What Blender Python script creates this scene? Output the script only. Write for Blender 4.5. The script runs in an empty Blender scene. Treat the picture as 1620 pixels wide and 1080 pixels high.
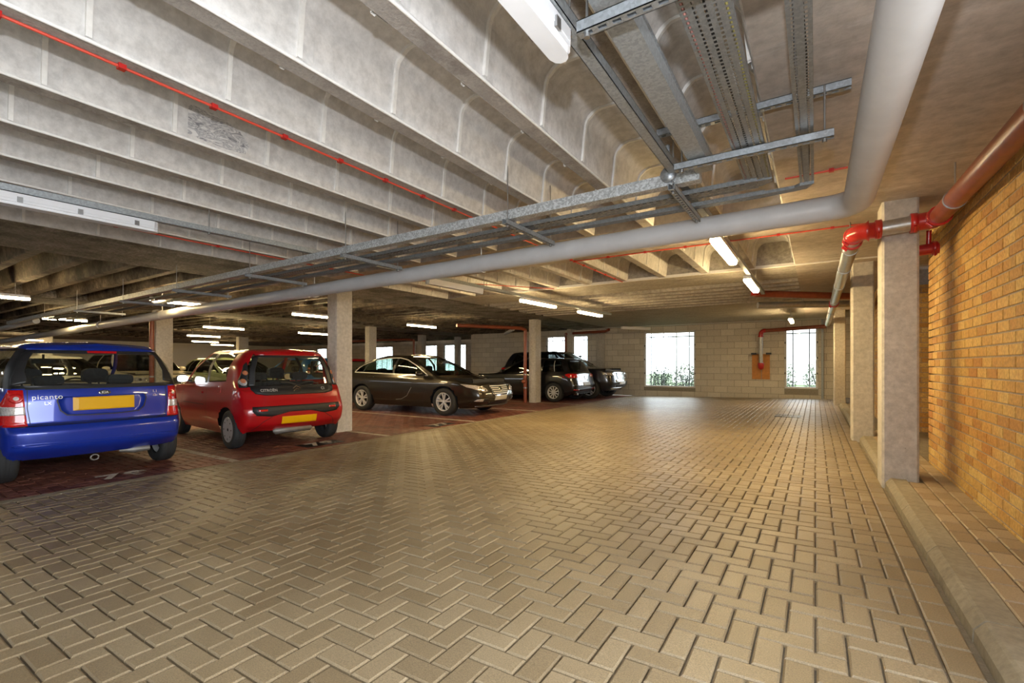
import bpy, bmesh, math, random
from mathutils import Vector, Matrix
from mathutils.bvhtree import BVHTree
R_ = random.Random(7)
scene = bpy.context.scene
COL = scene.collection

# ------------------------------------------------------------------ camera
CAM_H = 1.09
YAW = math.degrees(math.atan2(480, 745))
cam_d = bpy.data.cameras.new('camera')
cam_d.sensor_width = 36.0
cam_d.lens = 36.0 * 745 / 1620
cam_d.shift_y = 37.0 / 1620
cam_d.clip_start = 0.05
cam = bpy.data.objects.new('camera', cam_d)
cam.location = (0, 0, CAM_H)
cam.rotation_euler = (math.radians(90), 0, math.radians(YAW))
COL.objects.link(cam)
scene.camera = cam

# ------------------------------------------------------------------ sky, flash, exposure
world = bpy.data.worlds.new('sky')
scene.world = world
world.use_nodes = True
wn = world.node_tree.nodes
wn['Background'].inputs[0].default_value = (0.86, 0.93, 1.0, 1)
wn['Background'].inputs[1].default_value = 10.0
fl_d = bpy.data.lights.new('flash', 'POINT')      # the photographer's flash gun above the camera
fl_d.energy = 170
fl_d.color = (0.95, 0.97, 1.0)
fl_d.shadow_soft_size = 0.03
flash = bpy.data.objects.new('flash', fl_d)
flash.location = (0.0, -0.05, 1.49)
COL.objects.link(flash)
scene.view_settings.view_transform = 'Standard'
scene.view_settings.look = 'None'
scene.view_settings.gamma = 1.0
scene.view_settings.use_curve_mapping = False
scene.view_settings.exposure = 0.0
scene.cycles.use_denoising = True
scene.cycles.max_bounces = 8
scene.cycles.diffuse_bounces = 5
scene.cycles.glossy_bounces = 4
scene.cycles.transparent_max_bounces = 16
scene.cycles.caustics_reflective = False
scene.cycles.caustics_refractive = False
scene.cycles.sample_clamp_indirect = 6.0

# ------------------------------------------------------------------ materials
def lin(c):
    return c / 12.92 if c <= 0.04045 else ((c + 0.055) / 1.055) ** 2.4
def rgb(r, g, b):
    return (lin(r / 255), lin(g / 255), lin(b / 255), 1)

def nodes_of(name):
    m = bpy.data.materials.new(name)
    m.use_nodes = True
    nt = m.node_tree
    return m, nt, nt.nodes['Principled BSDF']

def ramp(nt, fac, stops):
    r = nt.nodes.new('ShaderNodeValToRGB')
    el = r.color_ramp.elements
    while len(el) < len(stops):
        el.new(0.5)
    for e, (p, c) in zip(el, stops):
        e.position = p
        e.color = c
    nt.links.new(fac, r.inputs[0])
    return r.outputs[0]

def noise(nt, scale, detail=4, rough=0.6, stretch=None, coord='Object'):
    tc = nt.nodes.new('ShaderNodeTexCoord')
    out = tc.outputs[coord]
    if stretch:
        mp = nt.nodes.new('ShaderNodeMapping')
        mp.inputs['Scale'].default_value = stretch
        nt.links.new(out, mp.inputs[0])
        out = mp.outputs[0]
    n = nt.nodes.new('ShaderNodeTexNoise')
    n.inputs['Scale'].default_value = scale
    n.inputs['Detail'].default_value = detail
    n.inputs['Roughness'].default_value = rough
    nt.links.new(out, n.inputs['Vector'])
    return n.outputs['Fac']

def mixc(nt, fac, a, b, blend='MIX'):
    m = nt.nodes.new('ShaderNodeMix')
    m.data_type = 'RGBA'
    m.blend_type = blend
    for i, v in ((0, fac), (6, a), (7, b)):
        if hasattr(v, 'is_output'):
            nt.links.new(v, m.inputs[i])
        else:
            m.inputs[i].default_value = v
    return m.outputs[2]

def bump(nt, bsdf, h, strength=0.3, dist=0.01):
    b = nt.nodes.new('ShaderNodeBump')
    b.inputs['Strength'].default_value = strength
    b.inputs['Distance'].default_value = dist
    nt.links.new(h, b.inputs['Height'])
    nt.links.new(b.outputs[0], bsdf.inputs['Normal'])

def plain(name, col, rough=0.5, metal=0.0, coat=0.0, var=0.0, scale=8, bmp=0.0):
    m, nt, b = nodes_of(name)
    b.inputs['Roughness'].default_value = rough
    b.inputs['Metallic'].default_value = metal
    if coat:
        b.inputs['Coat Weight'].default_value = coat
        b.inputs['Coat Roughness'].default_value = 0.04
    n = noise(nt, scale)
    lo = tuple(c * (1 - var) for c in col[:3]) + (1,)
    hi = tuple(min(1, c * (1 + var)) for c in col[:3]) + (1,)
    nt.links.new(ramp(nt, n, [(0.3, lo), (0.7, hi)]), b.inputs['Base Color'])
    if bmp:
        bump(nt, b, n, bmp, 0.01)
    return m

def concrete(name, c1, c2, stain, sc=2.0, st_lo=0.58, st_hi=0.75, rough=0.85, bmp=0.25, stretch=None, fine=(0.8, 1.08), speck=None):
    m, nt, b = nodes_of(name)
    b.inputs['Roughness'].default_value = rough
    n1 = noise(nt, sc, 6, 0.65, stretch)
    n2 = noise(nt, sc * 9, 5, 0.7)
    n3 = noise(nt, sc * 0.6, 5, 0.7, stretch)
    base = ramp(nt, n1, [(0.3, c1), (0.7, c2)])
    st = ramp(nt, n3, [(st_lo, (0, 0, 0, 1)), (st_hi, (1, 1, 1, 1))])
    col = mixc(nt, st, base, stain)
    fine = ramp(nt, n2, [(0.35, (fine[0],) * 3 + (1,)), (0.65, (fine[1],) * 3 + (1,))])
    col = mixc(nt, 1.0, col, fine, 'MULTIPLY')
    if speck:
        n4 = noise(nt, speck[0], 3, 0.8)
        sp = ramp(nt, n4, [(speck[1], (0, 0, 0, 1)), (speck[1] + 0.05, (1, 1, 1, 1))])
        col = mixc(nt, sp, col, speck[2])
    nt.links.new(col, b.inputs['Base Color'])
    bump(nt, b, n2, bmp, 0.04 if bmp > 0.75 else 0.01)
    return m

def unit_mat(name, stops, rough=0.8, fine=(60, 0.78, 1.1), bmp=0.25, patch=None, spec=0.5):
    # one colour for each brick or paver: random per mesh island plus random per object
    m, nt, b = nodes_of(name)
    b.inputs['Roughness'].default_value = rough
    b.inputs['Specular IOR Level'].default_value = spec
    g = nt.nodes.new('ShaderNodeNewGeometry')
    oi = nt.nodes.new('ShaderNodeObjectInfo')
    ad = nt.nodes.new('ShaderNodeMath'); ad.operation = 'ADD'
    fr = nt.nodes.new('ShaderNodeMath'); fr.operation = 'FRACT'
    nt.links.new(g.outputs['Random Per Island'], ad.inputs[0])
    nt.links.new(oi.outputs['Random'], ad.inputs[1])
    nt.links.new(ad.outputs[0], fr.inputs[0])
    col = ramp(nt, fr.outputs[0], stops)
    tc = nt.nodes.new('ShaderNodeNewGeometry')
    n = nt.nodes.new('ShaderNodeTexNoise')
    n.inputs['Scale'].default_value = fine[0]; n.inputs['Detail'].default_value = 4
    nt.links.new(tc.outputs['Position'], n.inputs['Vector'])
    f = ramp(nt, n.outputs['Fac'], [(0.3, (fine[1],) * 3 + (1,)), (0.7, (fine[2],) * 3 + (1,))])
    col = mixc(nt, 1.0, col, f, 'MULTIPLY')
    if patch:
        n2 = nt.nodes.new('ShaderNodeTexNoise')
        n2.inputs['Scale'].default_value = patch[0]; n2.inputs['Detail'].default_value = 5
        nt.links.new(tc.outputs['Position'], n2.inputs['Vector'])
        p = ramp(nt, n2.outputs['Fac'], [(0.4, (0, 0, 0, 1)), (0.7, (1, 1, 1, 1))])
        col = mixc(nt, p, col, mixc(nt, 1.0, col, patch[1], 'MULTIPLY'))
    nt.links.new(col, b.inputs['Base Color'])
    bump(nt, b, n.outputs['Fac'], bmp, 0.004)
    return m

def emit(name, col, strength):
    m, nt, b = nodes_of(name)
    b.inputs['Base Color'].default_value = col
    b.inputs['Emission Color'].default_value = col
    b.inputs['Emission Strength'].default_value = strength
    return m

def galv(name, base=(0.42, 0.45, 0.47, 1), spangle=True, rough=0.45, metal=0.75):
    m, nt, b = nodes_of(name)
    b.inputs['Metallic'].default_value = metal
    b.inputs['Roughness'].default_value = rough
    tc = nt.nodes.new('ShaderNodeTexCoord')
    v = nt.nodes.new('ShaderNodeTexVoronoi')
    v.inputs['Scale'].default_value = 90
    nt.links.new(tc.outputs['Object'], v.inputs['Vector'])
    k = 0.72 if spangle else 0.85
    lo = tuple(c * k for c in base[:3]) + (1,)
    hi = tuple(min(1, c * (1.25 if spangle else 1.1)) for c in base[:3]) + (1,)
    sp = nt.nodes.new('ShaderNodeSeparateColor')
    nt.links.new(v.outputs['Color'], sp.inputs[0])
    nt.links.new(ramp(nt, sp.outputs[0], [(0.2, lo), (0.9, hi)]), b.inputs['Base Color'])
    return m

def glass(name, tint=(0.55, 0.62, 0.6, 1), refl=0.9):
    m = bpy.data.materials.new(name); m.use_nodes = True
    nt = m.node_tree
    for n in list(nt.nodes): nt.nodes.remove(n)
    out = nt.nodes.new('ShaderNodeOutputMaterial')
    tr = nt.nodes.new('ShaderNodeBsdfTransparent'); tr.inputs[0].default_value = tint
    gl = nt.nodes.new('ShaderNodeBsdfGlossy'); gl.inputs['Roughness'].default_value = 0.03
    gl.inputs[0].default_value = (refl, refl, refl, 1)
    lw = nt.nodes.new('ShaderNodeLayerWeight'); lw.inputs[0].default_value = 0.5
    pw = nt.nodes.new('ShaderNodeMath'); pw.operation = 'POWER'; pw.inputs[1].default_value = 4.0
    fr = nt.nodes.new('ShaderNodeMath'); fr.operation = 'MULTIPLY_ADD'; fr.inputs[1].default_value = 0.9; fr.inputs[2].default_value = 0.045
    nt.links.new(lw.outputs['Facing'], pw.inputs[0]); nt.links.new(pw.outputs[0], fr.inputs[0])
    mx = nt.nodes.new('ShaderNodeMixShader')
    nt.links.new(fr.outputs[0], mx.inputs[0]); nt.links.new(tr.outputs[0], mx.inputs[1]); nt.links.new(gl.outputs[0], mx.inputs[2])
    nt.links.new(mx.outputs[0], out.inputs[0])
    return m

M = {}
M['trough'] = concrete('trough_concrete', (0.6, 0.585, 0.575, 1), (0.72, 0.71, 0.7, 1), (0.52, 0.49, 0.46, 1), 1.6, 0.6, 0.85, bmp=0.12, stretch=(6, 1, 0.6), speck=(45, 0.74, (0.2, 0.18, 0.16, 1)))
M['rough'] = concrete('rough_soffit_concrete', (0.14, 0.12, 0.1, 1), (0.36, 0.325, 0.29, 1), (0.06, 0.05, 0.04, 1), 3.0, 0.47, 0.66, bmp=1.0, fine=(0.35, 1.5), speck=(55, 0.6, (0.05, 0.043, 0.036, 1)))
M['soffit'] = concrete('soffit_concrete', (0.4, 0.35, 0.3, 1), (0.54, 0.48, 0.43, 1), (0.6, 0.57, 0.54, 1), 1.3, 0.58, 0.72, bmp=0.2, stretch=(1, 4, 1))
M['grey_soffit'] = concrete('grey_soffit_concrete', (0.34, 0.315, 0.28, 1), (0.48, 0.45, 0.41, 1), (0.22, 0.2, 0.17, 1), 2.0, 0.56, 0.75, bmp=0.5, fine=(0.7, 1.15), stretch=(1, 3, 1))
M['bead'] = plain('pale_formwork_bead', (0.8, 0.79, 0.77, 1), 0.7, var=0.06, scale=30)
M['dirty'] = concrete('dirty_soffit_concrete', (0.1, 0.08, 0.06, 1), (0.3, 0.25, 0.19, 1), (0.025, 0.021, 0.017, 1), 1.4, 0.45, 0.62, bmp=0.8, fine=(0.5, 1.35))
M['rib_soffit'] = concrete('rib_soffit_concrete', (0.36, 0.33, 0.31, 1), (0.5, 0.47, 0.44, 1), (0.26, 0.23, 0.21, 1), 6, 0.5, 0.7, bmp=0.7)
M['pillar'] = concrete('pillar_concrete', (0.5, 0.47, 0.42, 1), (0.6, 0.57, 0.52, 1), (0.44, 0.4, 0.35, 1), 2.2, 0.6, 0.8, bmp=0.25, speck=(38, 0.69, (0.26, 0.23, 0.2, 1)))
M['kerb'] = concrete('kerb_concrete', (0.24, 0.205, 0.145, 1), (0.33, 0.29, 0.21, 1), (0.19, 0.155, 0.105, 1), 3, 0.55, 0.75, bmp=0.3)
M['sand'] = concrete('joint_sand', (0.16, 0.13, 0.09, 1), (0.26, 0.22, 0.16, 1), (0.1, 0.08, 0.05, 1), 8, bmp=0.6)
M['paver'] = unit_mat('tan_paver', [(0, (0.235, 0.18, 0.108, 1)), (0.5, (0.275, 0.215, 0.132, 1)), (1, (0.315, 0.25, 0.158, 1))], 0.42, (210, 0.68, 1.22), 0.4, (0.9, (0.8, 0.76, 0.7, 1)))
M['red_paver'] = unit_mat('red_paver', [(0, (0.12, 0.036, 0.024, 1)), (0.5, (0.18, 0.064, 0.042, 1)), (1, (0.23, 0.088, 0.06, 1))], 0.55, (210, 0.68, 1.2), 0.3, (0.8, (0.55, 0.5, 0.5, 1)))
M['walk_paver'] = unit_mat('walkway_paver', [(0, (0.27, 0.2, 0.12, 1)), (0.6, (0.34, 0.26, 0.165, 1)), (1, (0.38, 0.3, 0.2, 1))], 0.6, (140, 0.8, 1.1), 0.3)
M['brick'] = unit_mat('buff_brick', [(0, (0.40, 0.20, 0.05, 1)), (0.2, (0.49, 0.295, 0.08, 1)), (0.6, (0.54, 0.35, 0.105, 1)), (1, (0.6, 0.42, 0.15, 1))], 0.8, (45, 0.72, 1.15), 0.5, (1.6, (0.9, 0.72, 0.6, 1)))
M['mortar'] = plain('mortar', (0.3, 0.25, 0.2, 1), 0.9, var=0.2, scale=30)
M['block'] = unit_mat('concrete_block', [(0, (0.62, 0.575, 0.5, 1)), (0.5, (0.68, 0.635, 0.555, 1)), (1, (0.73, 0.685, 0.6, 1))], 0.9, (35, 0.86, 1.07), 0.4)
M['block_mortar'] = plain('block_mortar', (0.3, 0.27, 0.22, 1), 0.9, var=0.15, scale=20)
M['galv'] = galv('galvanised_steel', (0.5, 0.53, 0.55, 1), True, 0.5, 0.35)
M['galv_dull'] = galv('dull_galvanised_steel', (0.36, 0.39, 0.41, 1), False, 0.5, 0.45)
M['tray'] = galv('cable_tray_steel', (0.24, 0.26, 0.275, 1), False, 0.45, 0.5)
M['strut'] = galv('galvanised_strut', (0.42, 0.46, 0.5, 1), False, 0.4, 0.7)
M['grey_pipe'] = plain('grey_painted_pipe', (0.55, 0.55, 0.56, 1), 0.42, 0.0, var=0.06, scale=5)
M['silver_pipe'] = plain('galvanised_pipe', (0.5, 0.5, 0.48, 1), 0.35, 0.7, var=0.15, scale=20)
M['brown_pipe'] = plain('red_brown_pipe', (0.26, 0.06, 0.028, 1), 0.35, 0, var=0.2, scale=10)
M['red_fit'] = plain('red_pipe_fitting', (0.48, 0.02, 0.018, 1), 0.28, 0, 0.4, var=0.15)
M['red_tube'] = plain('red_detector_tube', (0.6, 0.07, 0.04, 1), 0.4)
M['white_fit'] = plain('white_plastic', (0.78, 0.79, 0.82, 1), 0.35, var=0.03)
M['lit'] = emit('lit_diffuser', (1.0, 0.73, 0.35, 1), 140)
M['black'] = plain('black_plastic', (0.015, 0.015, 0.016, 1), 0.45, var=0.2)
M['steel_bolt'] = plain('zinc_bolt', (0.4, 0.4, 0.4, 1), 0.35, 0.9)
M['paint_line'] = concrete('worn_road_paint', (0.42, 0.38, 0.32, 1), (0.55, 0.51, 0.44, 1), (0.25, 0.13, 0.09, 1), 9, 0.56, 0.66, bmp=0.2)

# ------------------------------------------------------------------ mesh helpers
class MB:
    def __init__(s):
        s.v = []; s.f = []; s.mi = []; s.sm = []; s.cur = 0; s.smooth = False
    def add(s, vs, fs):
        b = len(s.v)
        s.v.extend(vs)
        for f in fs:
            s.f.append(tuple(b + i for i in f)); s.mi.append(s.cur); s.sm.append(s.smooth)
        return s
    def box(s, x0, x1, y0, y1, z0, z1):
        v = [(x0, y0, z0), (x1, y0, z0), (x1, y1, z0), (x0, y1, z0), (x0, y0, z1), (x1, y0, z1), (x1, y1, z1), (x0, y1, z1)]
        return s.add(v, [(0, 3, 2, 1), (4, 5, 6, 7), (0, 1, 5, 4), (1, 2, 6, 5), (2, 3, 7, 6), (3, 0, 4, 7)])
    def cbox(s, x0, x1, y0, y1, z0, z1, c=0.01):
        # box with chamfered vertical edges
        p = [(x0 + c, y0), (x1 - c, y0), (x1, y0 + c), (x1, y1 - c), (x1 - c, y1), (x0 + c, y1), (x0, y1 - c), (x0, y0 + c)]
        return s.prism(p, z0, z1)
    def prism(s, p, z0, z1):
        n = len(p)
        v = [(x, y, z0) for x, y in p] + [(x, y, z1) for x, y in p]
        f = [tuple(range(n - 1, -1, -1)), tuple(range(n, 2 * n))] + [(i, (i + 1) % n, n + (i + 1) % n, n + i) for i in range(n)]
        return s.add(v, f)
    def tube(s, pts, r, seg=14, cap=True):
        pts = [Vector(p) for p in pts]
        rr = r if isinstance(r, (list, tuple)) else [r] * len(pts)
        rings = []
        ref = None
        for i, p in enumerate(pts):
            a = pts[max(i - 1, 0)]; b = pts[min(i + 1, len(pts) - 1)]
            d = (b - a).normalized()
            if ref is None:
                ref = Vector((0, 0, 1)) if abs(d.z) < 0.9 else Vector((1, 0, 0))
            u = (ref - d * ref.dot(d)).normalized()
            ref = u
            w = d.cross(u)
            k = 1.0
            if 0 < i < len(pts) - 1:
                d1 = (p - a).normalized(); c = max(0.3, d1.dot(d)); k = 1 / c
            rings.append([p + (u * math.cos(t) + w * math.sin(t)) * rr[i] * (k if k < 1.3 else 1.3) for t in [2 * math.pi * j / seg for j in range(seg)]])
        v = [tuple(q) for ring in rings for q in ring]
        f = []
        for i in range(len(pts) - 1):
            for j in range(seg):
                k2 = (j + 1) % seg
                f.append((i * seg + j, i * seg + k2, (i + 1) * seg + k2, (i + 1) * seg + j))
        o = s.smooth; s.smooth = True
        s.add(v, f)
        s.smooth = o
        if cap:
            s.add([tuple(q) for q in rings[0]], [tuple(range(seg - 1, -1, -1))])
            s.add([tuple(q) for q in rings[-1]], [tuple(range(seg))])
        return s
    def lathe(s, prof, origin, axis='x', seg=32, side=1):
        # prof: list of (radius, offset along axis); o: centre
        ox, oy, oz = origin
        v = []
        for r, t in prof:
            for j in range(seg):
                a = 2 * math.pi * j / seg
                c, q = r * math.cos(a), r * math.sin(a)
                if axis == 'x': v.append((ox + t * side, oy + c, oz + q))
                elif axis == 'y': v.append((ox + c, oy + t * side, oz + q))
                else: v.append((ox + c, oy + q, oz + t * side))
        f = []
        for i in range(len(prof) - 1):
            for j in range(seg):
                k = (j + 1) % seg
                q = (i * seg + j, i * seg + k, (i + 1) * seg + k, (i + 1) * seg + j)
                f.append(q if side > 0 else q[::-1])
        o = s.smooth; s.smooth = True
        s.add(v, f); s.smooth = o
        return s
    def mesh(s, name, mats):
        me = bpy.data.meshes.new(name)
        me.from_pydata([tuple(p) for p in s.v], [], s.f)
        for m in mats: me.materials.append(m)
        if any(s.mi): me.polygons.foreach_set('material_index', s.mi)
        me.polygons.foreach_set('use_smooth', s.sm)
        me.update()
        return me
    def build(s, name, mat, parent=None, loc=None):
        mats = mat if isinstance(mat, (list, tuple)) else [mat]
        return put(name, s.mesh(name, mats), parent, loc)

def put(name, me, parent=None, loc=None):
    o = bpy.data.objects.new(name, me)
    COL.objects.link(o)
    if parent: o.parent = parent
    if loc: o.location = loc
    return o
def empty(name, loc=(0, 0, 0), rz=0):
    o = bpy.data.objects.new(name, None)
    o.empty_display_size = 0.2
    COL.objects.link(o)
    o.location = loc; o.rotation_euler[2] = rz
    return o
def tag(o, label=None, cat=None, group=None, kind=None):
    if label: o['label'] = label
    if cat: o['category'] = cat
    if group: o['group'] = group
    if kind: o['kind'] = kind
    return o
def struct(o, label, cat=None):
    return tag(o, label, cat or 'structure', kind='structure')
def arc(c, u, w, r, a0, a1, n=8):
    c, u, w = Vector(c), Vector(u), Vector(w)
    return [tuple(c + (u * math.cos(math.radians(a0 + (a1 - a0) * i / n)) + w * math.sin(math.radians(a0 + (a1 - a0) * i / n))) * r) for i in range(n + 1)]

# ================================================================== SETTING
SOF = 2.555          # soffit level of ribs and solid strips
VOID = 2.92          # top of the troughs
SLOPE = 0.019
BAYZ = -0.1245
XB = -6.10           # front line of the parking bays
def fz(x):
    return SLOPE * (x - 0.45) if x > XB else BAYZ

# ---- floor of the aisle: tan herringbone block paving
JN = 0.018           # recess of the joints
m = MB()
m.add([(XB, -6, fz(XB + 1e-6) - JN), (0.60, -6, fz(0.6) - JN), (0.60, 18.2, fz(0.6) - JN), (XB, 18.2, fz(XB + 1e-6) - JN)], [(0, 1, 2, 3)])
m.add([(XB, -6, -0.4), (0.60, -6, -0.4), (0.60, 18.2, -0.4), (XB, 18.2, -0.4)], [(3, 2, 1, 0)])
floor = m.build('floor', M['sand'])
struct(floor, 'aisle floor of tan herringbone block pavers running between the bays and the kerb', 'floor')

def paver_geo(x0, x1, y0, y1, dz=0.0, g=0.0035, ch=0.007, sl=SLOPE, zf=None):
    x0 += g; x1 -= g; y0 += g; y1 -= g
    rings = [(0, -0.03), (0, -0.006), (ch, 0.0)]
    v = []
    for ins, z in rings:
        for x, y in ((x0 + ins, y0 + ins), (x1 - ins, y0 + ins), (x1 - ins, y1 - ins), (x0 + ins, y1 - ins)):
            v.append((x, y, (zf(x) if zf else sl * x) + z + dz))
    f = [(8, 9, 10, 11)]
    for r in (0, 4):
        for j in range(4):
            k = (j + 1) % 4
            f.append((r + j, r + k, r + 4 + k, r + 4 + j))
    return v, f

U = 0.1022
def herring(xa, xb, ya, yb):
    out = []
    n = int((yb - ya) / U) + int((xb - xa) / U) + 12
    for mrow in range(-n // 4 - 4, n // 4 + 8):
        for k in range(-n, n):
            for kind, (a, b, c, d) in (('h', (k, k + 2, -k - 1, -k)), ('v', (k - 1, k, -k - 2, -k))):
                x0, x1, y0, y1 = (a + 4 * mrow) * U, (b + 4 * mrow) * U, c * U, d * U
                if x1 <= xa + 0.012 or x0 >= xb - 0.012 or y1 <= ya + 0.012 or y0 >= yb - 0.012: continue
                cut = x0 < xa or x1 > xb or y0 < ya or y1 > yb
                out.append((kind, max(x0, xa), min(x1, xb), max(y0, ya), min(y1, yb), cut))
    return out
def seen(x, y, z=0.0):
    a = math.radians(YAW)
    d = y * math.cos(a) - x * math.sin(a)
    if d < 0.3: return None
    px = 810 + 745 * (x * math.cos(a) + y * math.sin(a)) / d
    py = 577 - 745 * (z - CAM_H) / d
    if -20 < px < 1640 and -20 < py < 1110: return d
    return None

def lay(pieces, floor_obj, mat, zf, limit, name):
    ms = {}
    for kind, w, l in (('h', 2 * U, U), ('v', U, 2 * U)):
        v, f = paver_geo(-w / 2, w / 2, -l / 2, l / 2, sl=SLOPE if zf is fz_aisle else 0.0)
        q = MB(); q.add(v, f); ms[kind] = q.mesh('paver_' + kind, [mat])
    vis = []
    for p in pieces:
        kind, x0, x1, y0, y1, cut = p
        d = seen((x0 + x1) / 2, (y0 + y1) / 2)
        if d and not cut: vis.append((d, p))
    vis.sort(key=lambda t: t[0])
    single = set(id(p) for d, p in vis[:limit])
    rest = MB()
    for p in pieces:
        kind, x0, x1, y0, y1, cut = p
        dz = R_.uniform(-0.0012, 0.0012)
        if id(p) in single:
            xc, yc = (x0 + x1) / 2, (y0 + y1) / 2
            o = put('paver', ms[kind], floor_obj, (xc, yc, zf(xc) + dz))
            o.rotation_euler = (R_.uniform(-.004, .004), R_.uniform(-.004, .004), R_.uniform(-.006, .006))
        else:
            v, f = paver_geo(x0, x1, y0, y1, dz, zf=zf)
            rest.add(v, f)
    o = rest.build(name, mat, floor_obj)
    tag(o, kind='stuff')
fz_aisle = lambda x: SLOPE * (x - 0.45)
lay(herring(XB + 0.12, 0.392, -2.0, 18.15), floor, M['paver'], fz_aisle, 300, 'paver_field')
# straight edging course beside the kerb
q = MB()
for i in range(100):
    y0 = -2 + i * 0.2022
    if y0 > 18: break
    v, f = paver_geo(0.394, 0.505, y0, y0 + 0.2022, R_.uniform(-.001, .001), zf=fz_aisle)
    q.add(v, f)
tag(q.build('edging_course', M['paver'], floor), kind='stuff')

# ---- parking bays: red pavers
m = MB()
m.box(-36, XB, -6, 21.7, -0.4, BAYZ - JN)
bay_floor = m.build('parking_bay_floor', M['sand'])
struct(bay_floor, 'parking bay floor of dark red block pavers under the parked cars', 'floor')
fz_bay = lambda x: BAYZ
lay(herring(-13.0, XB - 0.02, -2.0, 18.15), bay_floor, M['red_paver'], fz_bay, 200, 'paver_field')
m = MB(); m.box(-36, -13.0, -6, 21.7, BAYZ - JN, BAYZ - 0.001)
tag(m.build('far_paving', M['red_paver'], bay_floor), kind='stuff')
m = MB()
for i in range(27):
    y0 = -2 + i * 0.9
    m.add(*paver_geo(XB - 0.02, XB + 0.118, y0, min(y0 + 0.9, 18.18), 0, zf=lambda x: BAYZ + 0.001))
struct(m.build('trim_1', M['kerb']), 'flush grey concrete edging strip between tan aisle and red bays', 'edging')

def paint(pts, name, label, z=BAYZ + 0.0025):
    mm = MB()
    mm.add([(x, y, z) for x, y in pts], [tuple(range(len(pts)))])
    mm.add([(x, y, z - 0.004) for x, y in pts], [tuple(range(len(pts)))[::-1]])
    return tag(mm.build(name, M['paint_line']), label, 'road marking')
for yy, lab in ((0.72, 'worn white bay line left of the blue hatchback'), (3.1, 'worn white bay line between the blue and the red hatchback'), (5.62, 'worn white bay line at the foot of the nearest left pillar'),
                (8.05, 'worn white bay line beside the bronze saloon'), (10.75, 'worn white bay line past the far flank of the bronze saloon'), (13.25, 'worn white bay line at the foot of the pillar before the black hatchback')):
    paint([(-10.9, yy - 0.05), (XB - 0.03, yy - 0.05), (XB - 0.03, yy + 0.05), (-10.9, yy + 0.05)], 'bay_line', lab)

def text_mesh(body, size, extrude=0.0, spacing=1.0, bold=0.0):
    cu = bpy.data.curves.new('lettering', 'FONT')
    cu.body = body; cu.size = size; cu.extrude = extrude; cu.space_character = spacing; cu.offset = bold
    cu.align_x = 'CENTER'; cu.align_y = 'CENTER'
    o = bpy.data.objects.new('lettering', cu)
    COL.objects.link(o)
    dg = bpy.context.evaluated_depsgraph_get()
    me = bpy.data.meshes.new_from_object(o.evaluated_get(dg))
    bpy.data.objects.remove(o)
    return me
for body, yy, xx, dark, lab in (('79', 2.05, -6.42, 0, 'painted number 79 in front of the blue hatchback'), ('78', 4.52, -6.42, 1, 'painted number 78 in front of the red hatchback'), ('77', 7.25, -6.42, 1, 'painted number 77 in front of the empty bay')):
    me = text_mesh(body, 0.42, 0.001, 1.15, 0.012)
    me.materials.append(M['paint_line'])
    root = empty('bay_number', (xx, yy, BAYZ + 0.003), math.radians(90))
    root.scale = (1.0, 0.8, 1)
    put('digits', me, root, (0, 0, 0.002))
    if dark:
        mm = MB(); mm.box(-0.33, 0.33, -0.2, 0.2, -0.003, 0.0)
        mm.build('dark_patch', M['black'], root)
    tag(root, lab, 'bay number')

# gully grating and small oil stain cover in the aisle
g = empty('drain_grate', (-0.5, 11.8, fz(-0.5) + 0.001))
m = MB(); m.box(-0.24, 0.24, -0.24, -0.19, -0.01, 0.006); m.box(-0.24, 0.24, 0.19, 0.24, -0.01, 0.006); m.box(-0.24, -0.19, -0.19, 0.19, -0.01, 0.006); m.box(0.19, 0.24, -0.19, 0.19, -0.01, 0.006)
m.build('frame', M['black'], g)
for i in range(8):
    m = MB(); x = -0.19 + i * 0.05; m.box(x, x + 0.028, -0.19, 0.19, -0.01, 0.004); m.build('bar', M['black'], g)
tag(g, 'dark metal drain grate set in the paving near the far wall', 'drain')

# ---- kerb and raised walkway on the right
WZ = 0.08
kerb = empty('kerb', (0, 0, 0))
struct(kerb, 'low concrete kerb with sloped face along the right edge of the aisle', 'kerb')
y = -2.0
while y < 18.0:
    l = 0.915
    m = MB()
    p = [(0.526, -0.05), (0.53, 0.035), (0.56, 0.072), (0.572, WZ), (0.675, WZ), (0.675, -0.05)]
    j = R_.uniform(-0.003, 0.003)
    v = [(a + j, y + 0.004, b) for a, b in p] + [(a + j, y + l - 0.004, b) for a, b in p]
    n = len(p)
    m.add(v, [tuple(range(n)), tuple(range(2 * n - 1, n - 1, -1))] + [(i, n + i, n + (i + 1) % n, (i + 1) % n) for i in range(n)])
    m.build('kerb_stone', M['kerb'], kerb)
    y += l
m = MB(); m.box(0.6, 1.0, -6, 18.2, -0.3, WZ - JN); m.box(1.0, 1.9, 6.5, 9.3, -0.3, WZ - 0.006)
walk = m.build('walkway_floor', M['sand']); struct(walk, 'narrow raised walkway of tan pavers beside the brick wall', 'floor')
wp = {}
y = -1.0
while y < 9.0:
    for x0, w in ((0.678, 0.107), (0.785, 0.107), (0.892, 0.106)):
        off = 0.1 if x0 == 0.785 else 0
        if w not in wp:
            v, f = paver_geo(-w / 2, w / 2, -0.101, 0.101, sl=0); qq = MB(); qq.add(v, f); wp[w] = qq.mesh('walkway_paver', [M['walk_paver']])
        if y + off > 1.6 and not (5.2 < y + off < 5.85 and x0 < 0.76):
            o = put('paver', wp[w], walk, (x0 + w / 2, y + off + 0.1, WZ + R_.uniform(-.0015, .0015)))
    y += 0.2025

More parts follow.
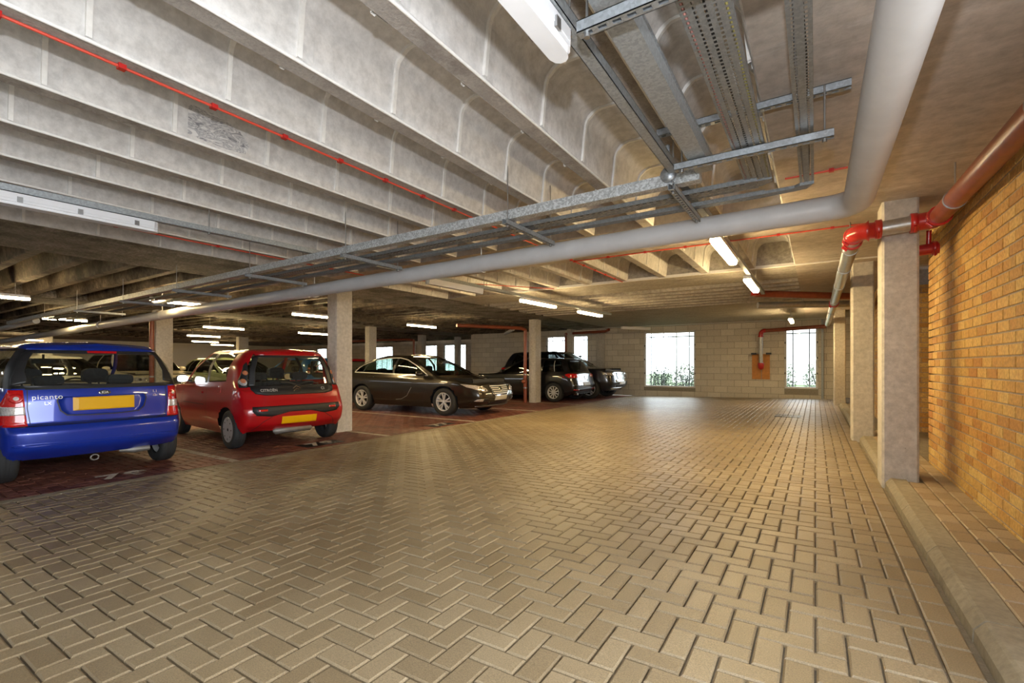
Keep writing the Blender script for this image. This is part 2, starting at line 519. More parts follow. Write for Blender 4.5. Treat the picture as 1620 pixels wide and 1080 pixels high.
# ---- brick walls on the right
def brick_wall(name, label, org, along, nrm, length, z0, z1, limit_range=None, limit=0, L=0.225, Hc=0.075, mat='brick', mort='mortar', bl=0.215, bh=0.065, thick=0.22, holes=(), pname='brick', proud=0.006, merge_all=False):
    org, along, nrm = Vector(org), Vector(along), Vector(nrm)
    root = MB()
    # mortar body, cut round the holes
    us = sorted(set([0, length] + [h[0] for h in holes] + [h[1] for h in holes]))
    zs = sorted(set([z0, z1] + [h[2] for h in holes] + [h[3] for h in holes]))
    def P(u, d, z): return tuple(org + along * u + nrm * d + Vector((0, 0, z)))
    def obox(mm, u0, u1, d0, d1, a, b, ch=0.0):
        if ch:
            v = [P(u0, d0, a), P(u1, d0, a), P(u1, d0, b), P(u0, d0, b), P(u0, d1 - ch, a), P(u1, d1 - ch, a), P(u1, d1 - ch, b), P(u0, d1 - ch, b),
                 P(u0 + ch, d1, a + ch), P(u1 - ch, d1, a + ch), P(u1 - ch, d1, b - ch), P(u0 + ch, d1, b - ch)]
            f = [(8, 9, 10, 11)] + [(r + j, r + (j + 1) % 4, r + 4 + (j + 1) % 4, r + 4 + j) for r in (0, 4) for j in range(4)]
        else:
            v = [P(u0, d0, a), P(u1, d0, a), P(u1, d0, b), P(u0, d0, b), P(u0, d1, a), P(u1, d1, a), P(u1, d1, b), P(u0, d1, b)]
            f = [(3, 2, 1, 0), (4, 5, 6, 7)] + [(j, (j + 1) % 4, 4 + (j + 1) % 4, 4 + j) for j in range(4)]
        mm.add(v, f)
    for i in range(len(us) - 1):
        for k in range(len(zs) - 1):
            uc, zc = (us[i] + us[i + 1]) / 2, (zs[k] + zs[k + 1]) / 2
            if any(h[0] < uc < h[1] and h[2] < zc < h[3] for h in holes): continue
            obox(root, us[i], us[i + 1], -thick, 0, zs[k], zs[k + 1])
    wall = root.build(name, M[mort])
    struct(wall, label, 'wall')
    rest = MB(); cnt = 0; share = {}
    row = 0; z = z0 + (Hc - bh) / 2
    while z + bh * 0.4 < z1:
        zt = min(z + bh, z1 - 0.003)
        u = -(L / 2 if row % 2 else 0) + (L - bl) / 2
        while u < length:
            segs = [(max(u, 0.003), min(u + bl, length - 0.003))]
            for h in holes:
                if zt > h[2] + 0.01 and z < h[3] - 0.01:
                    ns = []
                    for a, b in segs:
                        if b <= h[0] or a >= h[1]: ns.append((a, b))
                        else:
                            if a < h[0] - 0.02: ns.append((a, h[0] - 0.002))
                            if b > h[1] + 0.02: ns.append((h[1] + 0.002, b))
                    segs = ns
            for a, b in segs:
                if b - a < 0.02: continue
                dp = proud + R_.uniform(-0.0015, 0.0015)
                inr = limit_range is None or (limit_range[0] <= a and b <= limit_range[1] and limit_range[2] <= z <= limit_range[3])
                if cnt < limit and inr:
                    key = (round(b - a, 4), round(zt - z, 4))
                    if key not in share:
                        qq = MB(); sv = (org, along)
                        qq2 = MB(); obox(qq2, 0, b - a, -0.02, proud, 0, zt - z, 0.003)
                        me = bpy.data.meshes.new(pname)
                        me.from_pydata([tuple(Vector(p) - org) for p in qq2.v], [], qq2.f); me.materials.append(M[mat]); me.update()
                        share[key] = me
                    o = put(pname, share[key], wall, tuple(org + along * a + nrm * (dp - proud) + Vector((0, 0, z))))
                    cnt += 1
                else:
                    obox(rest, a, b, -0.02, dp, z, zt, 0.003)
            u += L
        z += Hc; row += 1
    if rest.f:
        tag(rest.build(pname + '_field', M[mat], wall), kind='stuff')
    return wall
brick_wall('wall_right', 'yellow buff brick wall on the right of the walkway', (1.0, 1.7, 0), (0, 1, 0), (-1, 0, 0), 4.8, WZ - 0.06, 2.56, (2.15, 4.8, 0.0, 2.3), 300)  # stops short: side opening added, out of view, to let daylight reach the ceiling
# flip normals are irrelevant to the renderer; recess behind the first pillar
brick_wall('wall_right_recess', 'shadowed brick wall inside the recess behind the first pillar', (1.85, 6.5, 0), (0, 1, 0), (-1, 0, 0), 2.8, 0.0, 2.56)
brick_wall('wall_right_return', 'dark brick return wall glimpsed beside the first pillar', (1.0, 9.3, 0), (1, 0, 0), (0, -1, 0), 0.85, 0.0, 2.3)
brick_wall('wall_right_far', 'yellow brick wall glimpsed between the far right pillars', (1.0, 9.3, 0), (0, 1, 0), (-1, 0, 0), 8.9, 0.0, 2.56)
m = MB(); m.box(1.0, 2.1, 6.28, 6.5, -0.3, 2.56); m.box(1.22, 2.1, 9.5, 9.7, -0.3, 2.56)
struct(m.build('wall_right_end', M['mortar']), 'plain end of the brick wall beside the recess', 'wall')

# ---- far block wall with windows
W = {1: (-5.61, -3.71, 0.24, 2.36), 2: (-0.87, 0.07, 0.30, 2.34), 3: (-9.95, -7.96, 0.6, 2.34)}
XW0 = -14.1
holes = [(a - XW0, b - XW0, c, d) for a, b, c, d in W.values()]
brick_wall('wall_far', 'far wall of pale concrete blocks with barred windows', (XW0, 18.2, 0), (1, 0, 0), (0, -1, 0), 15.1, -0.12, 2.6, (3.0, 15.1, -0.2, 2.6), 300, 0.45, 0.225, 'block', 'block_mortar', 0.44, 0.215, 0.2, holes, 'concrete_block', 0.004)
W2 = {4: (-31.4, -30.2, 0.7, 2.32), 5: (-25.6, -23.3, 0.7, 2.32), 6: (-20.6, -19.45, 0.7, 2.32), 7: (-18.9, -17.2, 0.7, 2.32)}
holes = [(a + 36, b + 36, c, d) for a, b, c, d in W2.values()]
brick_wall('wall_far_left', 'set back far wall of concrete blocks beyond the parked cars', (-36, 21.7, 0), (1, 0, 0), (0, -1, 0), 22.0, -0.12, 2.6, None, 0, 0.45, 0.225, 'block', 'block_mortar', 0.44, 0.215, 0.2, holes, 'concrete_block', 0.004)
m = MB(); m.box(-14.1, -13.9, 18.4, 21.9, -0.12, 2.6)
struct(m.build('wall_jog', M['block']), 'short block wall where the far wall steps back', 'wall')
m = MB(); m.box(-36, 1.2, -5.3, -5, -0.3, 2.6)
struct(m.build('wall_back', M['block']), 'block wall behind the photographer', 'wall')
m = MB(); m.box(1.0, 16, -14, 1.6, -0.3, -0.02)  # unseen pale ground, added outside the side opening to bounce daylight up to the ribs
struct(m.build('driveway', concrete('driveway_concrete', (.5, .48, .44, 1), (.6, .58, .54, 1), (.45, .42, .38, 1))), 'unseen pale concrete ground added outside an invented side opening to bounce daylight in', 'ground')
m = MB(); m.box(-36.3, -36, -6, 21.9, -0.3, 2.6)
struct(m.build('wall_left', M['block']), 'distant left wall closing the parking hall', 'wall')

win_labels = {1: 'wide barred window in the far block wall beside the black off-roader', 2: 'tall narrow barred window at the right end of the far wall', 3: 'barred window behind the black hatchback',
              4: 'leftmost distant barred window beyond the red hatchback', 5: 'distant barred window behind the bronze saloon roof', 6: 'narrow distant barred window above the bronze saloon windscreen', 7: 'distant barred window split by a pillar above the saloon bonnet'}
M['frame_white'] = plain('white_window_frame', (0.75, 0.75, 0.76, 1), 0.4)
M['bar'] = plain('dark_window_bar', (0.08, 0.085, 0.09, 1), 0.5)
M['pane'] = glass('window_pane', (0.97, 0.99, 0.98, 1), 0.6)
for k, (a, b, c, d) in {**W, **W2}.items():
    yw = 18.2 if k < 4 else 21.7
    w = empty('window_%d' % k, ((a + b) / 2, yw, c)); struct(w, win_labels[k], 'window')
    hw, h = (b - a) / 2, d - c
    for nm, bx in (('frame', (-hw, -hw + 0.06, 0, h)), ('frame', (hw - 0.06, hw, 0, h)), ('frame', (-hw + 0.06, hw - 0.06, 0, 0.06)), ('frame', (-hw + 0.06, hw - 0.06, h - 0.06, h))):
        m = MB(); m.box(bx[0], bx[1], 0.05, 0.13, bx[2], bx[3]); m.build(nm, M['frame_white'], w)
    m = MB(); m.box(-hw + 0.06, hw - 0.06, 0.10, 0.106, 0.06, h - 0.06); m.build('pane', M['pane'], w)
    n = max(2, round((b - a) / 0.5))
    for i in range(n):
        x = -hw + (b - a) * (i + 0.5) / n
        m = MB(); m.tube([(x, 0.15, 0.02), (x, 0.15, h - 0.02)], 0.018, 6); m.build('bar', M['bar'], w)
    m = MB(); m.tube([(-hw, 0.15, h - 0.2), (hw, 0.15, h - 0.2)], 0.018, 6); m.build('bar', M['bar'], w)
    for zz in (0.25, 0.5, 0.75):
        for sx in (-1, 1):
            m = MB(); m.box(sx * hw - 0.03 * (sx > 0) - 0.0, sx * hw + 0.03 * (sx < 0), 0.03, 0.05, h * zz - 0.03, h * zz + 0.03); m.build('bracket', M['bar'], w)

# ---- ceiling
ceil = empty('ceiling', (0, 0, SOF)); struct(ceil, 'ribbed trough concrete ceiling with solid strips between the ribs', 'ceiling')
def cbuild(mb, name, mat):
    for i, p in enumerate(mb.v): mb.v[i] = (p[0], p[1], p[2] - SOF)
    return mb.build(name, mat, ceil)
def strip(name, x0, x1, y0, y1, mat):
    mm = MB(); mm.box(x0, x1, y0, y1, SOF, VOID + 0.25); return cbuild(mm, name, M[mat])
RX = [-0.775 - 0.666 * k for k in range(9)]      # near lower edges of the ribs
XS1, XS0 = -6.87, -8.42                           # solid strip along the bays
XR = -0.25                                        # edge of the flat slab on the right
strip('flat_slab', XR, 2.2, -5, 18.4, 'soffit')
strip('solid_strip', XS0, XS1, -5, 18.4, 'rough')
strip('solid_strip', XS1, XR, 4.97, 6.08, 'soffit')
strip('solid_strip', XS1, XR, 8.02, 9.2, 'grey_soffit')
strip('solid_strip', XS1, XR, 12.4, 18.4, 'grey_soffit')
strip('solid_strip', XS1, XR, -5, -3.4, 'soffit')
def fillet(x_wall, sgn):
    # profile of one trough side from soffit up to the crown; sgn +1: trough lies on +x side of the wall
    pts = [(x_wall, SOF), (x_wall + sgn * 0.012, SOF + 0.012), (x_wall + sgn * 0.035, SOF + 0.23)]
    for i in range(1, 7):
        a = math.radians(90 * i / 6)
        pts.append((x_wall + sgn * (0.035 + 0.13 * (1 - math.cos(a)) * 0.95), SOF + 0.23 + (VOID - SOF - 0.23) * math.sin(a)))
    return pts
def ribs(walls, ya, yb, mat, matb, axis='x', seam0=0.15, seamstep=0.6, seams=True):
    # walls: list of (far edge, near edge) of ribs; each rib reaches to the middle of its neighbouring troughs
    for i in range(len(walls)):
        lo, hi = walls[i]
        left = walls[i + 1][1] if i + 1 < len(walls) else None
        right = walls[i - 1][0] if i > 0 else None
        prof = []
        if left is not None: prof += [((left + lo) / 2, VOID)] + fillet(lo, -1)[::-1]
        if right is not None: prof += fillet(hi, 1) + [((right + hi) / 2, VOID)]
        mm = MB(); mm.smooth = True
        n = len(prof)
        def T(p, y): return (p[0], y, p[1]) if axis == 'x' else (y, p[0], p[1])
        v = [T(p, ya) for p in prof] + [T(p, yb) for p in prof]
        f = [(j, j + 1, n + j + 1, n + j) for j in range(n - 1)]
        mm.add(v, f)
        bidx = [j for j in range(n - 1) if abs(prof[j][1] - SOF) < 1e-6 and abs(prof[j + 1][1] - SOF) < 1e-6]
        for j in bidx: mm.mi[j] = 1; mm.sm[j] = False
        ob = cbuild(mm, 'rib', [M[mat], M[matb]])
        if seams and right is not None:
            sm = MB(); sm.smooth = False
            pr = fillet(hi, 1)[1:]
            pr2 = fillet(right, -1)[1:]
            full = pr + pr2[::-1]
            y = seam0 + math.ceil((ya - seam0) / seamstep) * seamstep
            cx = (right + hi) / 2
            def off(p, d):
                x = p[0] + (d if p[0] < cx else -d) * (1 if abs(p[0] - cx) > 0.14 else 0.3)
                return (x, p[1] - (d if abs(p[0] - cx) < 0.22 else d * 0.2))
            while y < yb - 0.1:
                for y0, y1, d in ((y, y + 0.075, 0.005), (y - 0.012, y + 0.011, 0.016)):
                    o1 = [off(p, d) for p in full]
                    vv = []
                    for p in o1: vv += [T(p, y0), T(p, y1)]
                    for p in full: vv += [T(p, y0), T(p, y1)]
                    k = len(full)
                    ff = []
                    for j in range(k - 1):
                        ff.append((2 * j, 2 * j + 2, 2 * j + 3, 2 * j + 1))
                        ff.append((2 * j, 2 * k + 2 * j, 2 * k + 2 * j + 2, 2 * j + 2))
                        ff.append((2 * j + 1, 2 * j + 3, 2 * k + 2 * j + 3, 2 * k + 2 * j + 1))
                    sm.cur = 1 if d > 0.01 else 0; sm.add(vv, ff)
                y += seamstep
            for y0 in ():
                pass
            for i2, p in enumerate(sm.v): sm.v[i2] = (p[0], p[1], p[2] - SOF)
            if sm.f:
                so = sm.build('formwork_seam', [M['trough'], M['bead']], ob)
                # beads along the lower rim of the web
wallsA = [(XR, XR + 0.05)] + [(x - 0.1, x) for x in RX] + [(XS1 - 0.05, XS1)]
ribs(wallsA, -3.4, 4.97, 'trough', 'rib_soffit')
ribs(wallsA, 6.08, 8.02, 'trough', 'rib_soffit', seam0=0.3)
# raised fins along the lower arris of each web
for x in RX:
    mm = MB(); mm.tube([(x + 0.004, -3.3, SOF + 0.004), (x + 0.004, 4.96, SOF + 0.004)], 0.010, 6); cbuild(mm, 'arris_fin', M['bead'])
wallsC = [(12.4, 12.45)] + [(y - 0.1, y) for y in [12.4 - 0.36 - 0.46 * k for k in range(6)]] + [(9.15, 9.2)]
ribs(wallsC, XS1, XR, 'grey_soffit', 'rib_soffit', axis='y', seams=False)
ys = [21.6 - 0.52 * k for k in range(48)]
wallsD = [(y - 0.11, y) for y in ys]
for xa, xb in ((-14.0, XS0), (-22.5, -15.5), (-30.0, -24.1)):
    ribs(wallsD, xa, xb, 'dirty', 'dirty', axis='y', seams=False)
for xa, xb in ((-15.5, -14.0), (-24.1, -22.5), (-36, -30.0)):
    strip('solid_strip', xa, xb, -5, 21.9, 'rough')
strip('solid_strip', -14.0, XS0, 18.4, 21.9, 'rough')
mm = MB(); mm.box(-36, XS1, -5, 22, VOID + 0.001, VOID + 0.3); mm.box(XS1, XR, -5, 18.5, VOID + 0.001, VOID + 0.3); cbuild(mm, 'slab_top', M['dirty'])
# grey smear left on one rib web
mt, nt, bs = nodes_of('smeared_web_stain'); bs.inputs['Roughness'].default_value = 0.85
nz = nt.nodes.new('ShaderNodeTexNoise'); nz.inputs['Scale'].default_value = 7; nz.inputs['Detail'].default_value = 6; nz.inputs['Distortion'].default_value = 2.5
mpn = nt.nodes.new('ShaderNodeMapping'); mpn.inputs['Scale'].default_value = (1, 1.2, 3.0); mpn.inputs['Rotation'].default_value = (0.5, 0, 0)
tcn = nt.nodes.new('ShaderNodeTexCoord'); nt.links.new(tcn.outputs['Object'], mpn.inputs[0]); nt.links.new(mpn.outputs[0], nz.inputs['Vector'])
nt.links.new(ramp(nt, nz.outputs['Fac'], [(0.42, (0.66, 0.65, 0.64, 1)), (0.5, (0.3, 0.3, 0.32, 1)), (0.56, (0.62, 0.61, 0.6, 1)), (0.66, (0.22, 0.22, 0.24, 1))]), bs.inputs['Base Color'])
mm = MB(); xw = RX[4]
def web(z): return xw + 0.012 + 0.023 * (z - SOF - 0.012) / 0.218 + 0.003
ol = [(1.36, 2.60), (1.5, 2.585), (1.66, 2.58), (1.80, 2.595), (1.82, 2.66), (1.74, 2.74), (1.6, 2.775), (1.46, 2.78), (1.37, 2.76)]
mm.add([(web(z), y, z) for y, z in ol] + [(web(z) - 0.01, y, z) for y, z in ol], [tuple(range(9)), tuple(range(17, 8, -1))] + [(i, (i + 1) % 9, 9 + (i + 1) % 9, 9 + i) for i in range(9)])
tag(cbuild(mm, 'smear', mt), 'dark grey smear on a rib web')
# pale edge strip of the beam in front of the far bay and above the far wall
for yy, x0, x1 in ((8.02, -5.4, 1.0), (17.7, -8.0, 1.0)):
    mm = MB(); mm.box(x0, x1, yy - 0.02, yy + 0.035, SOF - 0.012, SOF + 0.03); cbuild(mm, 'edge_fillet', M['bead'])

# ---- pillars
def pillar(x, y, label, w=0.26, d=0.36, z0=BAYZ, z1=SOF, foot=True):
    m = MB(); m.cbox(x, x + w, y, y + d, z0 - 0.02, z1 + 0.01, 0.018)
    o = m.build('concrete_pillar', M['pillar'])
    tag(o, label, 'pillar', 'concrete pillars of the car park')
    return o
pillar(0.503, 5.37, 'nearest concrete pillar on the right, standing in the kerb under the red pipe', z0=-0.005)
pillar(0.44, 8.35, 'second concrete pillar on the right, half hidden by the nearest one', z0=-0.005)
pillar(0.42, 15.3, 'farthest concrete pillar on the right beside the narrow window', z0=-0.005, d=0.6)
pillar(-7.47, 5.38, 'tall concrete pillar beside the red hatchback')
pillar(-7.80, 13.1, 'concrete pillar with a brown downpipe in front of the black hatchback')
pillar(-8.62, 17.55, 'slim concrete pillar with a brown pipe behind the black hatchback', 0.24, 0.24)
pillar(-14.95, 5.38, 'distant concrete pillar with brown pipe above the blue hatchback', 0.26, 0.4)
pillar(-14.5, 12.1, 'distant concrete pillar left of the bronze saloon roof')
pillar(-16.5, 17.0, 'distant concrete pillar above the bronze saloon roof')
pillar(-16.0, 19.2, 'distant concrete pillar in front of the farthest window', 0.24, 0.3)
pillar(-25.7, 13.0, 'far off concrete pillar above the red hatchback roof', 0.3, 0.5)
pillar(-33.0, 7.0, 'farthest concrete pillar at the left above the blue hatchback', 0.4, 0.5)
m = MB(); m.cbox(-7.55, -7.2, 18.1, 18.2, -0.14, SOF, 0.01)
struct(m.build('wall_pilaster', M['pillar']), 'shallow concrete pilaster on the far block wall beside the off-roader', 'pilaster')
m = MB(); m.box(0.16, 0.22, 18.12, 18.2, -0.02, SOF)
tag(m.build('corner_conduit', M['galv_dull']), 'slim grey vertical conduit in the corner beside the narrow window', 'conduit')

# ================================================================== SERVICES
def pipe(name, pts, r, mat, label, cat='pipe', seg=20, parts=()):
    root = empty(name, pts[0])
    o = Vector(pts[0])
    m = MB(); m.tube([tuple(Vector(p) - o) for p in pts], r, seg); m.build('pipe_run', M[mat], root)
    tag(root, label, cat)
    return root, o
def sub(root, o, mb, name, mat):
    for i, p in enumerate(mb.v): mb.v[i] = tuple(Vector(p) - o)
    return mb.build(name, M[mat] if isinstance(mat, str) else mat, root)
def coupling(root, o, c, axis, r, w=0.05, mat='red_fit'):
    m = MB(); c = Vector(c); a = Vector(axis).normalized()
    m.tube([tuple(c - a * w / 2), tuple(c - a * w * 0.45), tuple(c + a * w * 0.45), tuple(c + a * w / 2)], [r * 1.16, r * 1.26, r * 1.26, r * 1.16], 18)
    u = a.orthogonal().normalized()
    cp = sub(root, o, m, 'coupling', mat)
    for s in (-1, 1):
        q = c + u * s * r * 1.36
        t = a.cross(u) * 0.028
        m = MB(); m.tube([tuple(q - t), tuple(q + t)], 0.011, 8); bo = sub(root, o, m, 'bolt', 'red_fit')
        bo.parent = cp
def band(root, o, c, axis, r, w=0.012, mat='steel_bolt', rod=True):
    m = MB(); c = Vector(c); a = Vector(axis).normalized()
    m.tube([tuple(c - a * w / 2), tuple(c + a * w / 2)], r + 0.006, 18)
    if rod: m.tube([(c.x, c.y, c.z + r), (c.x, c.y, SOF)], 0.006, 6)
    sub(root, o, m, 'pipe_clip', mat)

# big grey drain pipe: overhead along the aisle, elbow, then across towards the bays with a slight fall
GR = 0.087
def dp(x, y, z, k=0.885): return (x * k, y * k, CAM_H + (z - CAM_H) * k)
pts = [dp(0.275, -2.5, 2.36), dp(0.275, 4.33, 2.345)] + [dp(*p) for p in arc((0.275 - 0.2, 4.35, 2.343), (1, 0, 0), (0, 1, 0), 0.2, 0, 90, 6)] + [dp(-6.0, 4.6, 2.285), dp(-14.0, 4.72, 2.205), dp(-26, 4.95, 2.09), dp(-35.9, 5.1, 2.0)]
root, o = pipe('drain_pipe', pts, GR, 'grey_pipe', 'fat grey drain pipe turning from overhead across to the bays', seg=28)
for x in (-3.4, -6.75, -9.5, -12.5, -16.5):
    band(root, o, dp(x, 4.55 + (-x) * 0.012, 2.343 - 0.01 * (-x)), (1, 0, 0), GR, 0.05, 'grey_pipe')
# a second white pipe deep in the left bays
root, o = pipe('waste_pipe', [(-16.2, 3.42, 2.18), (-34, 3.8, 2.05)], 0.07, 'white_fit', 'pale pipe under the dark ceiling at the far left')

# red-brown pipe along the brick wall, red fittings and silver continuation
RR = 0.066
root, o = pipe('sprinkler_main', [(0.85, 1.0, 2.19), (0.85, 5.13, 2.305)], RR, 'brown_pipe', 'red-brown sprinkler pipe running along the top of the brick wall')
band(root, o, (0.85, 4.6, 2.29), (0, 1, 0.03), RR, 0.014, 'steel_bolt')
band(root, o, (0.85, 3.0, 2.245), (0, 1, 0.03), RR, 0.014, 'steel_bolt')
m = MB(); m.tube([(0.85, 5.12, 2.305), (0.85, 5.16, 2.305)] + arc((0.77, 5.16, 2.305), (1, 0, 0), (0, 1, 0), 0.08, 20, 90, 6) + [(0.73, 5.24, 2.303)], RR * 1.1, 18); sub(root, o, m, 'elbow', 'red_fit')
coupling(root, o, (0.85, 5.11, 2.305), (0, 1, 0.02), RR)
coupling(root, o, (0.705, 5.24, 2.301), (1, 0, 0), RR)
m = MB(); m.tube([(0.70, 5.24, 2.30), (0.475, 5.24, 2.285)], RR * 0.98, 18); sub(root, o, m, 'steel_pipe', 'silver_pipe')
coupling(root, o, (0.465, 5.24, 2.284), (1, 0, 0), RR)
m = MB(); m.tube([(0.47, 5.24, 2.284), (0.40, 5.24, 2.28)] + arc((0.40, 5.34, 2.28), (-1, 0, 0), (0, -1, 0), 0.1, 90, 0, 7) + [(0.30, 5.38, 2.28)], RR * 1.1, 18); sub(root, o, m, 'elbow', 'red_fit')
coupling(root, o, (0.30, 5.37, 2.28), (0, 1, 0), RR)
coupling(root, o, (0.30, 5.60, 2.28), (0, 1, 0), RR)
m = MB(); m.tube([(0.30, 5.36, 2.28), (0.30, 16.6, 2.28)], RR, 20); sub(root, o, m, 'steel_pipe', 'silver_pipe')
for yy in (5.95, 7.1, 8.6, 10.6, 12.6, 14.6): band(root, o, (0.30, yy, 2.28), (0, 1, 0), RR, 0.012, 'steel_bolt')
coupling(root, o, (0.30, 11.0, 2.28), (0, 1, 0), RR)
root, o = pipe('pipe_stub', [(0.93, 5.62, 2.14), (0.78, 5.62, 2.13)], 0.05, 'red_fit', 'short capped red pipe stub below the red elbow at the brick wall')
m = MB(); m.tube([(0.86, 5.62, 2.18), (0.86, 5.60, 2.30)], 0.02, 10); sub(root, o, m, 'outlet', 'red_fit')
coupling(root, o, (0.90, 5.62, 2.14), (1, 0, 0), 0.05, 0.04)

# pipes under the far ceiling
root, o = pipe('sprinkler_branch', [(-0.93, 9.7, 2.40), (0.75, 10.9, 2.36)], 0.062, 'brown_pipe', 'dark red pipe crossing under the far ceiling on the right')
m = MB(); m.tube([(-0.93, 9.68, SOF), (-0.93, 9.68, 2.36)], [0.06, 0.075], 14); sub(root, o, m, 'elbow', 'red_fit')
root, o = pipe('steel_branch', [(-0.98, 10.7, 2.295), (0.7, 11.5, 2.30)], 0.066, 'silver_pipe', 'grey steel pipe below the dark red pipe under the far ceiling')
band(root, o, (-0.2, 11.07, 2.296), (1, 0.48, 0), 0.066)
root, o = pipe('riser_branch', [(0.28, 17.75, 2.30), (-1.42, 17.9, 2.24)], 0.06, 'brown_pipe', 'red pipe over the narrow window feeding the hydrant riser')
m = MB(); m.tube([(-1.40, 17.9, 2.24)] + arc((-1.43, 17.9, 2.12), (0, 0, 1), (-1, 0, 0), 0.12, 0, 90, 6) + [(-1.55, 17.9, 2.05)], 0.068, 16); sub(root, o, m, 'elbow', 'red_fit')
coupling(root, o, (-1.55, 17.9, 2.05), (0, 0, 1), 0.06)
m = MB(); m.tube([(-1.55, 17.9, 2.04), (-1.55, 17.95, 1.12)], 0.06, 16); sub(root, o, m, 'riser', 'silver_pipe')
m = MB(); m.tube([(-1.55, 17.95, 1.16), (-1.55, 17.95, 1.1), (-1.55, 17.95, 0.98), (-1.55, 17.95, 0.93)], [0.1, 0.1, 0.085, 0.03], 16); sub(root, o, m, 'valve', 'red_fit')
for bx in (-1.85, -1.40):
    m = MB(); m.box(bx, bx + 0.15, 17.95, 18.15, 1.44, 1.50); sub(root, o, m, 'bracket', 'black')
M['ply'] = plain('orange_board', (0.58, 0.25, 0.06, 1), 0.6, var=0.15, scale=12)
g = empty('backing_board', (-1.57, 18.17, 0.6))
m = MB(); m.box(-0.27, 0.27, -0.012, 0.012, 0, 0.86); m.build('board', M['ply'], g)
m = MB(); m.tube([(0.02, -0.02, 0.0), (0.02, -0.02, 0.34)], 0.008, 6); m.build('drain_line', M['steel_bolt'], g)
tag(g, 'orange plywood backing board behind the red valve on the far wall', 'board')

# downpipes at the left pillars
def downpipe(x, y, label, top, run, z0=BAYZ, mat='brown_pipe'):
    root, o = pipe('downpipe', [(x, y, z0), (x, y, top - 0.1), (x, y + 0.0, top)], 0.055, mat, label)
    m = MB(); m.tube([(x, y, top), (x + run[0] * 0.06, y + run[1] * 0.06, top + 0.05), (x + run[0], y + run[1], top + 0.06)], 0.055, 14); sub(root, o, m, 'branch', mat)
    m = MB(); m.tube([(x - 0.07, y, 0.55), (x - 0.05, y - 0.02, 0.55), (x + 0.05, y - 0.02, 0.55)], 0.06, 12); sub(root, o, m, 'access_cap', mat)
    for zz in (0.35, 0.78): 
        m = MB(); m.tube([(x, y, zz - 0.02), (x, y, zz + 0.02)], 0.064, 14); sub(root, o, m, 'pipe_clip', 'steel_bolt')
downpipe(-7.88, 13.02, 'brown downpipe in front of the pillar by the black hatchback', 2.22, (-1.2, -2.0))
downpipe(-8.70, 17.62, 'brown downpipe on the slim pillar behind the black hatchback', 2.3, (0.08, -0.12))
downpipe(-14.76, 5.31, 'brown downpipe on the distant pillar above the blue hatchback', 2.3, (-1.0, -0.05))
downpipe(-16.6, 16.85, 'dark brown downpipe on the distant pillar above the saloon roof', 2.3, (-5.5, -0.3))

pipe('ceiling_branch', [(-8.3, 17.45, 2.37), (-6.9, 17.45, 2.40), (-6.7, 17.3, 2.45)], 0.055, 'brown_pipe', 'short red-brown pipe under the ceiling right of the slim pillar')

# overhead strut carrying the light row above the aisle
def strut_run(name, p0, p1, label, w=0.041, h=0.041, slots=True, hang=(), mat='strut', up=SOF):
    p0, p1 = Vector(p0), Vector(p1)
    root = empty(name, tuple(p0))
    d = (p1 - p0); L = d.length; d.normalize()
    s = d.cross(Vector((0, 0, 1))).normalized(); u = s.cross(d)
    def Q(a, b, c): return tuple(d * a + s * b + u * c)
    m = MB()
    def ob(a0, a1, b0, b1, c0, c1):
        v = [Q(a, b, c) for c in (c0, c1) for a, b in ((a0, b0), (a1, b0), (a1, b1), (a0, b1))]
        m.add(v, [(0, 3, 2, 1), (4, 5, 6, 7), (0, 1, 5, 4), (1, 2, 6, 5), (2, 3, 7, 6), (3, 0, 4, 7)])
    t = 0.003
    ob(0, L, -w / 2, -w / 2 + t, -h / 2, h / 2); ob(0, L, w / 2 - t, w / 2, -h / 2, h / 2)
    if slots:
        n = max(1, int(L / 0.05)); st = L / n
        ob(0, L, -w / 2, -0.007, h / 2 - t, h / 2); ob(0, L, 0.007, w / 2, h / 2 - t, h / 2)
        ob(0, L, -w / 2, -0.009, -h / 2, -h / 2 + t); ob(0, L, 0.009, w / 2, -h / 2, -h / 2 + t)
        for i in range(n):
            ob(i * st, i * st + st * 0.42, -0.0091, 0.0091, -h / 2, -h / 2 + t)
    else:
        ob(0, L, -w / 2, w / 2, h / 2 - t, h / 2); ob(0, L, -w / 2, w / 2, -h / 2, -h / 2 + t)
    m.build('channel', M[mat], root)
    for a in hang:
        q = MB(); b = d * a
        q.tube([tuple(b), (b.x, b.y, up - p0.z)], 0.005, 6)
        q.build('hanger_rod', M['steel_bolt'], root)
        q = MB(); q.tube([(b.x, b.y, -h / 2 - 0.016), (b.x, b.y, -h / 2)], 0.011, 6); q.build('nut', M['steel_bolt'], root)
    tag(root, label, 'cable support')
    return root
strut_run('lighting_channel', (-0.775, -1.0, 2.36), (-0.775, 9.4, 2.36), 'dull steel channel carrying the lamps above the aisle on the right', 0.055, 0.05, False, (1.0, 2.6, 5.2, 7.2, 9.2), 'galv_dull')
strut_run('lighting_channel', (-5.05, -2.0, 2.365), (-4.33, 11.3, 2.365), 'long steel channel carrying the lamps in front of the bays', 0.06, 0.05, False, (1.5, 4.2, 6.4, 8.3, 10.4, 12.8), 'galv_dull')

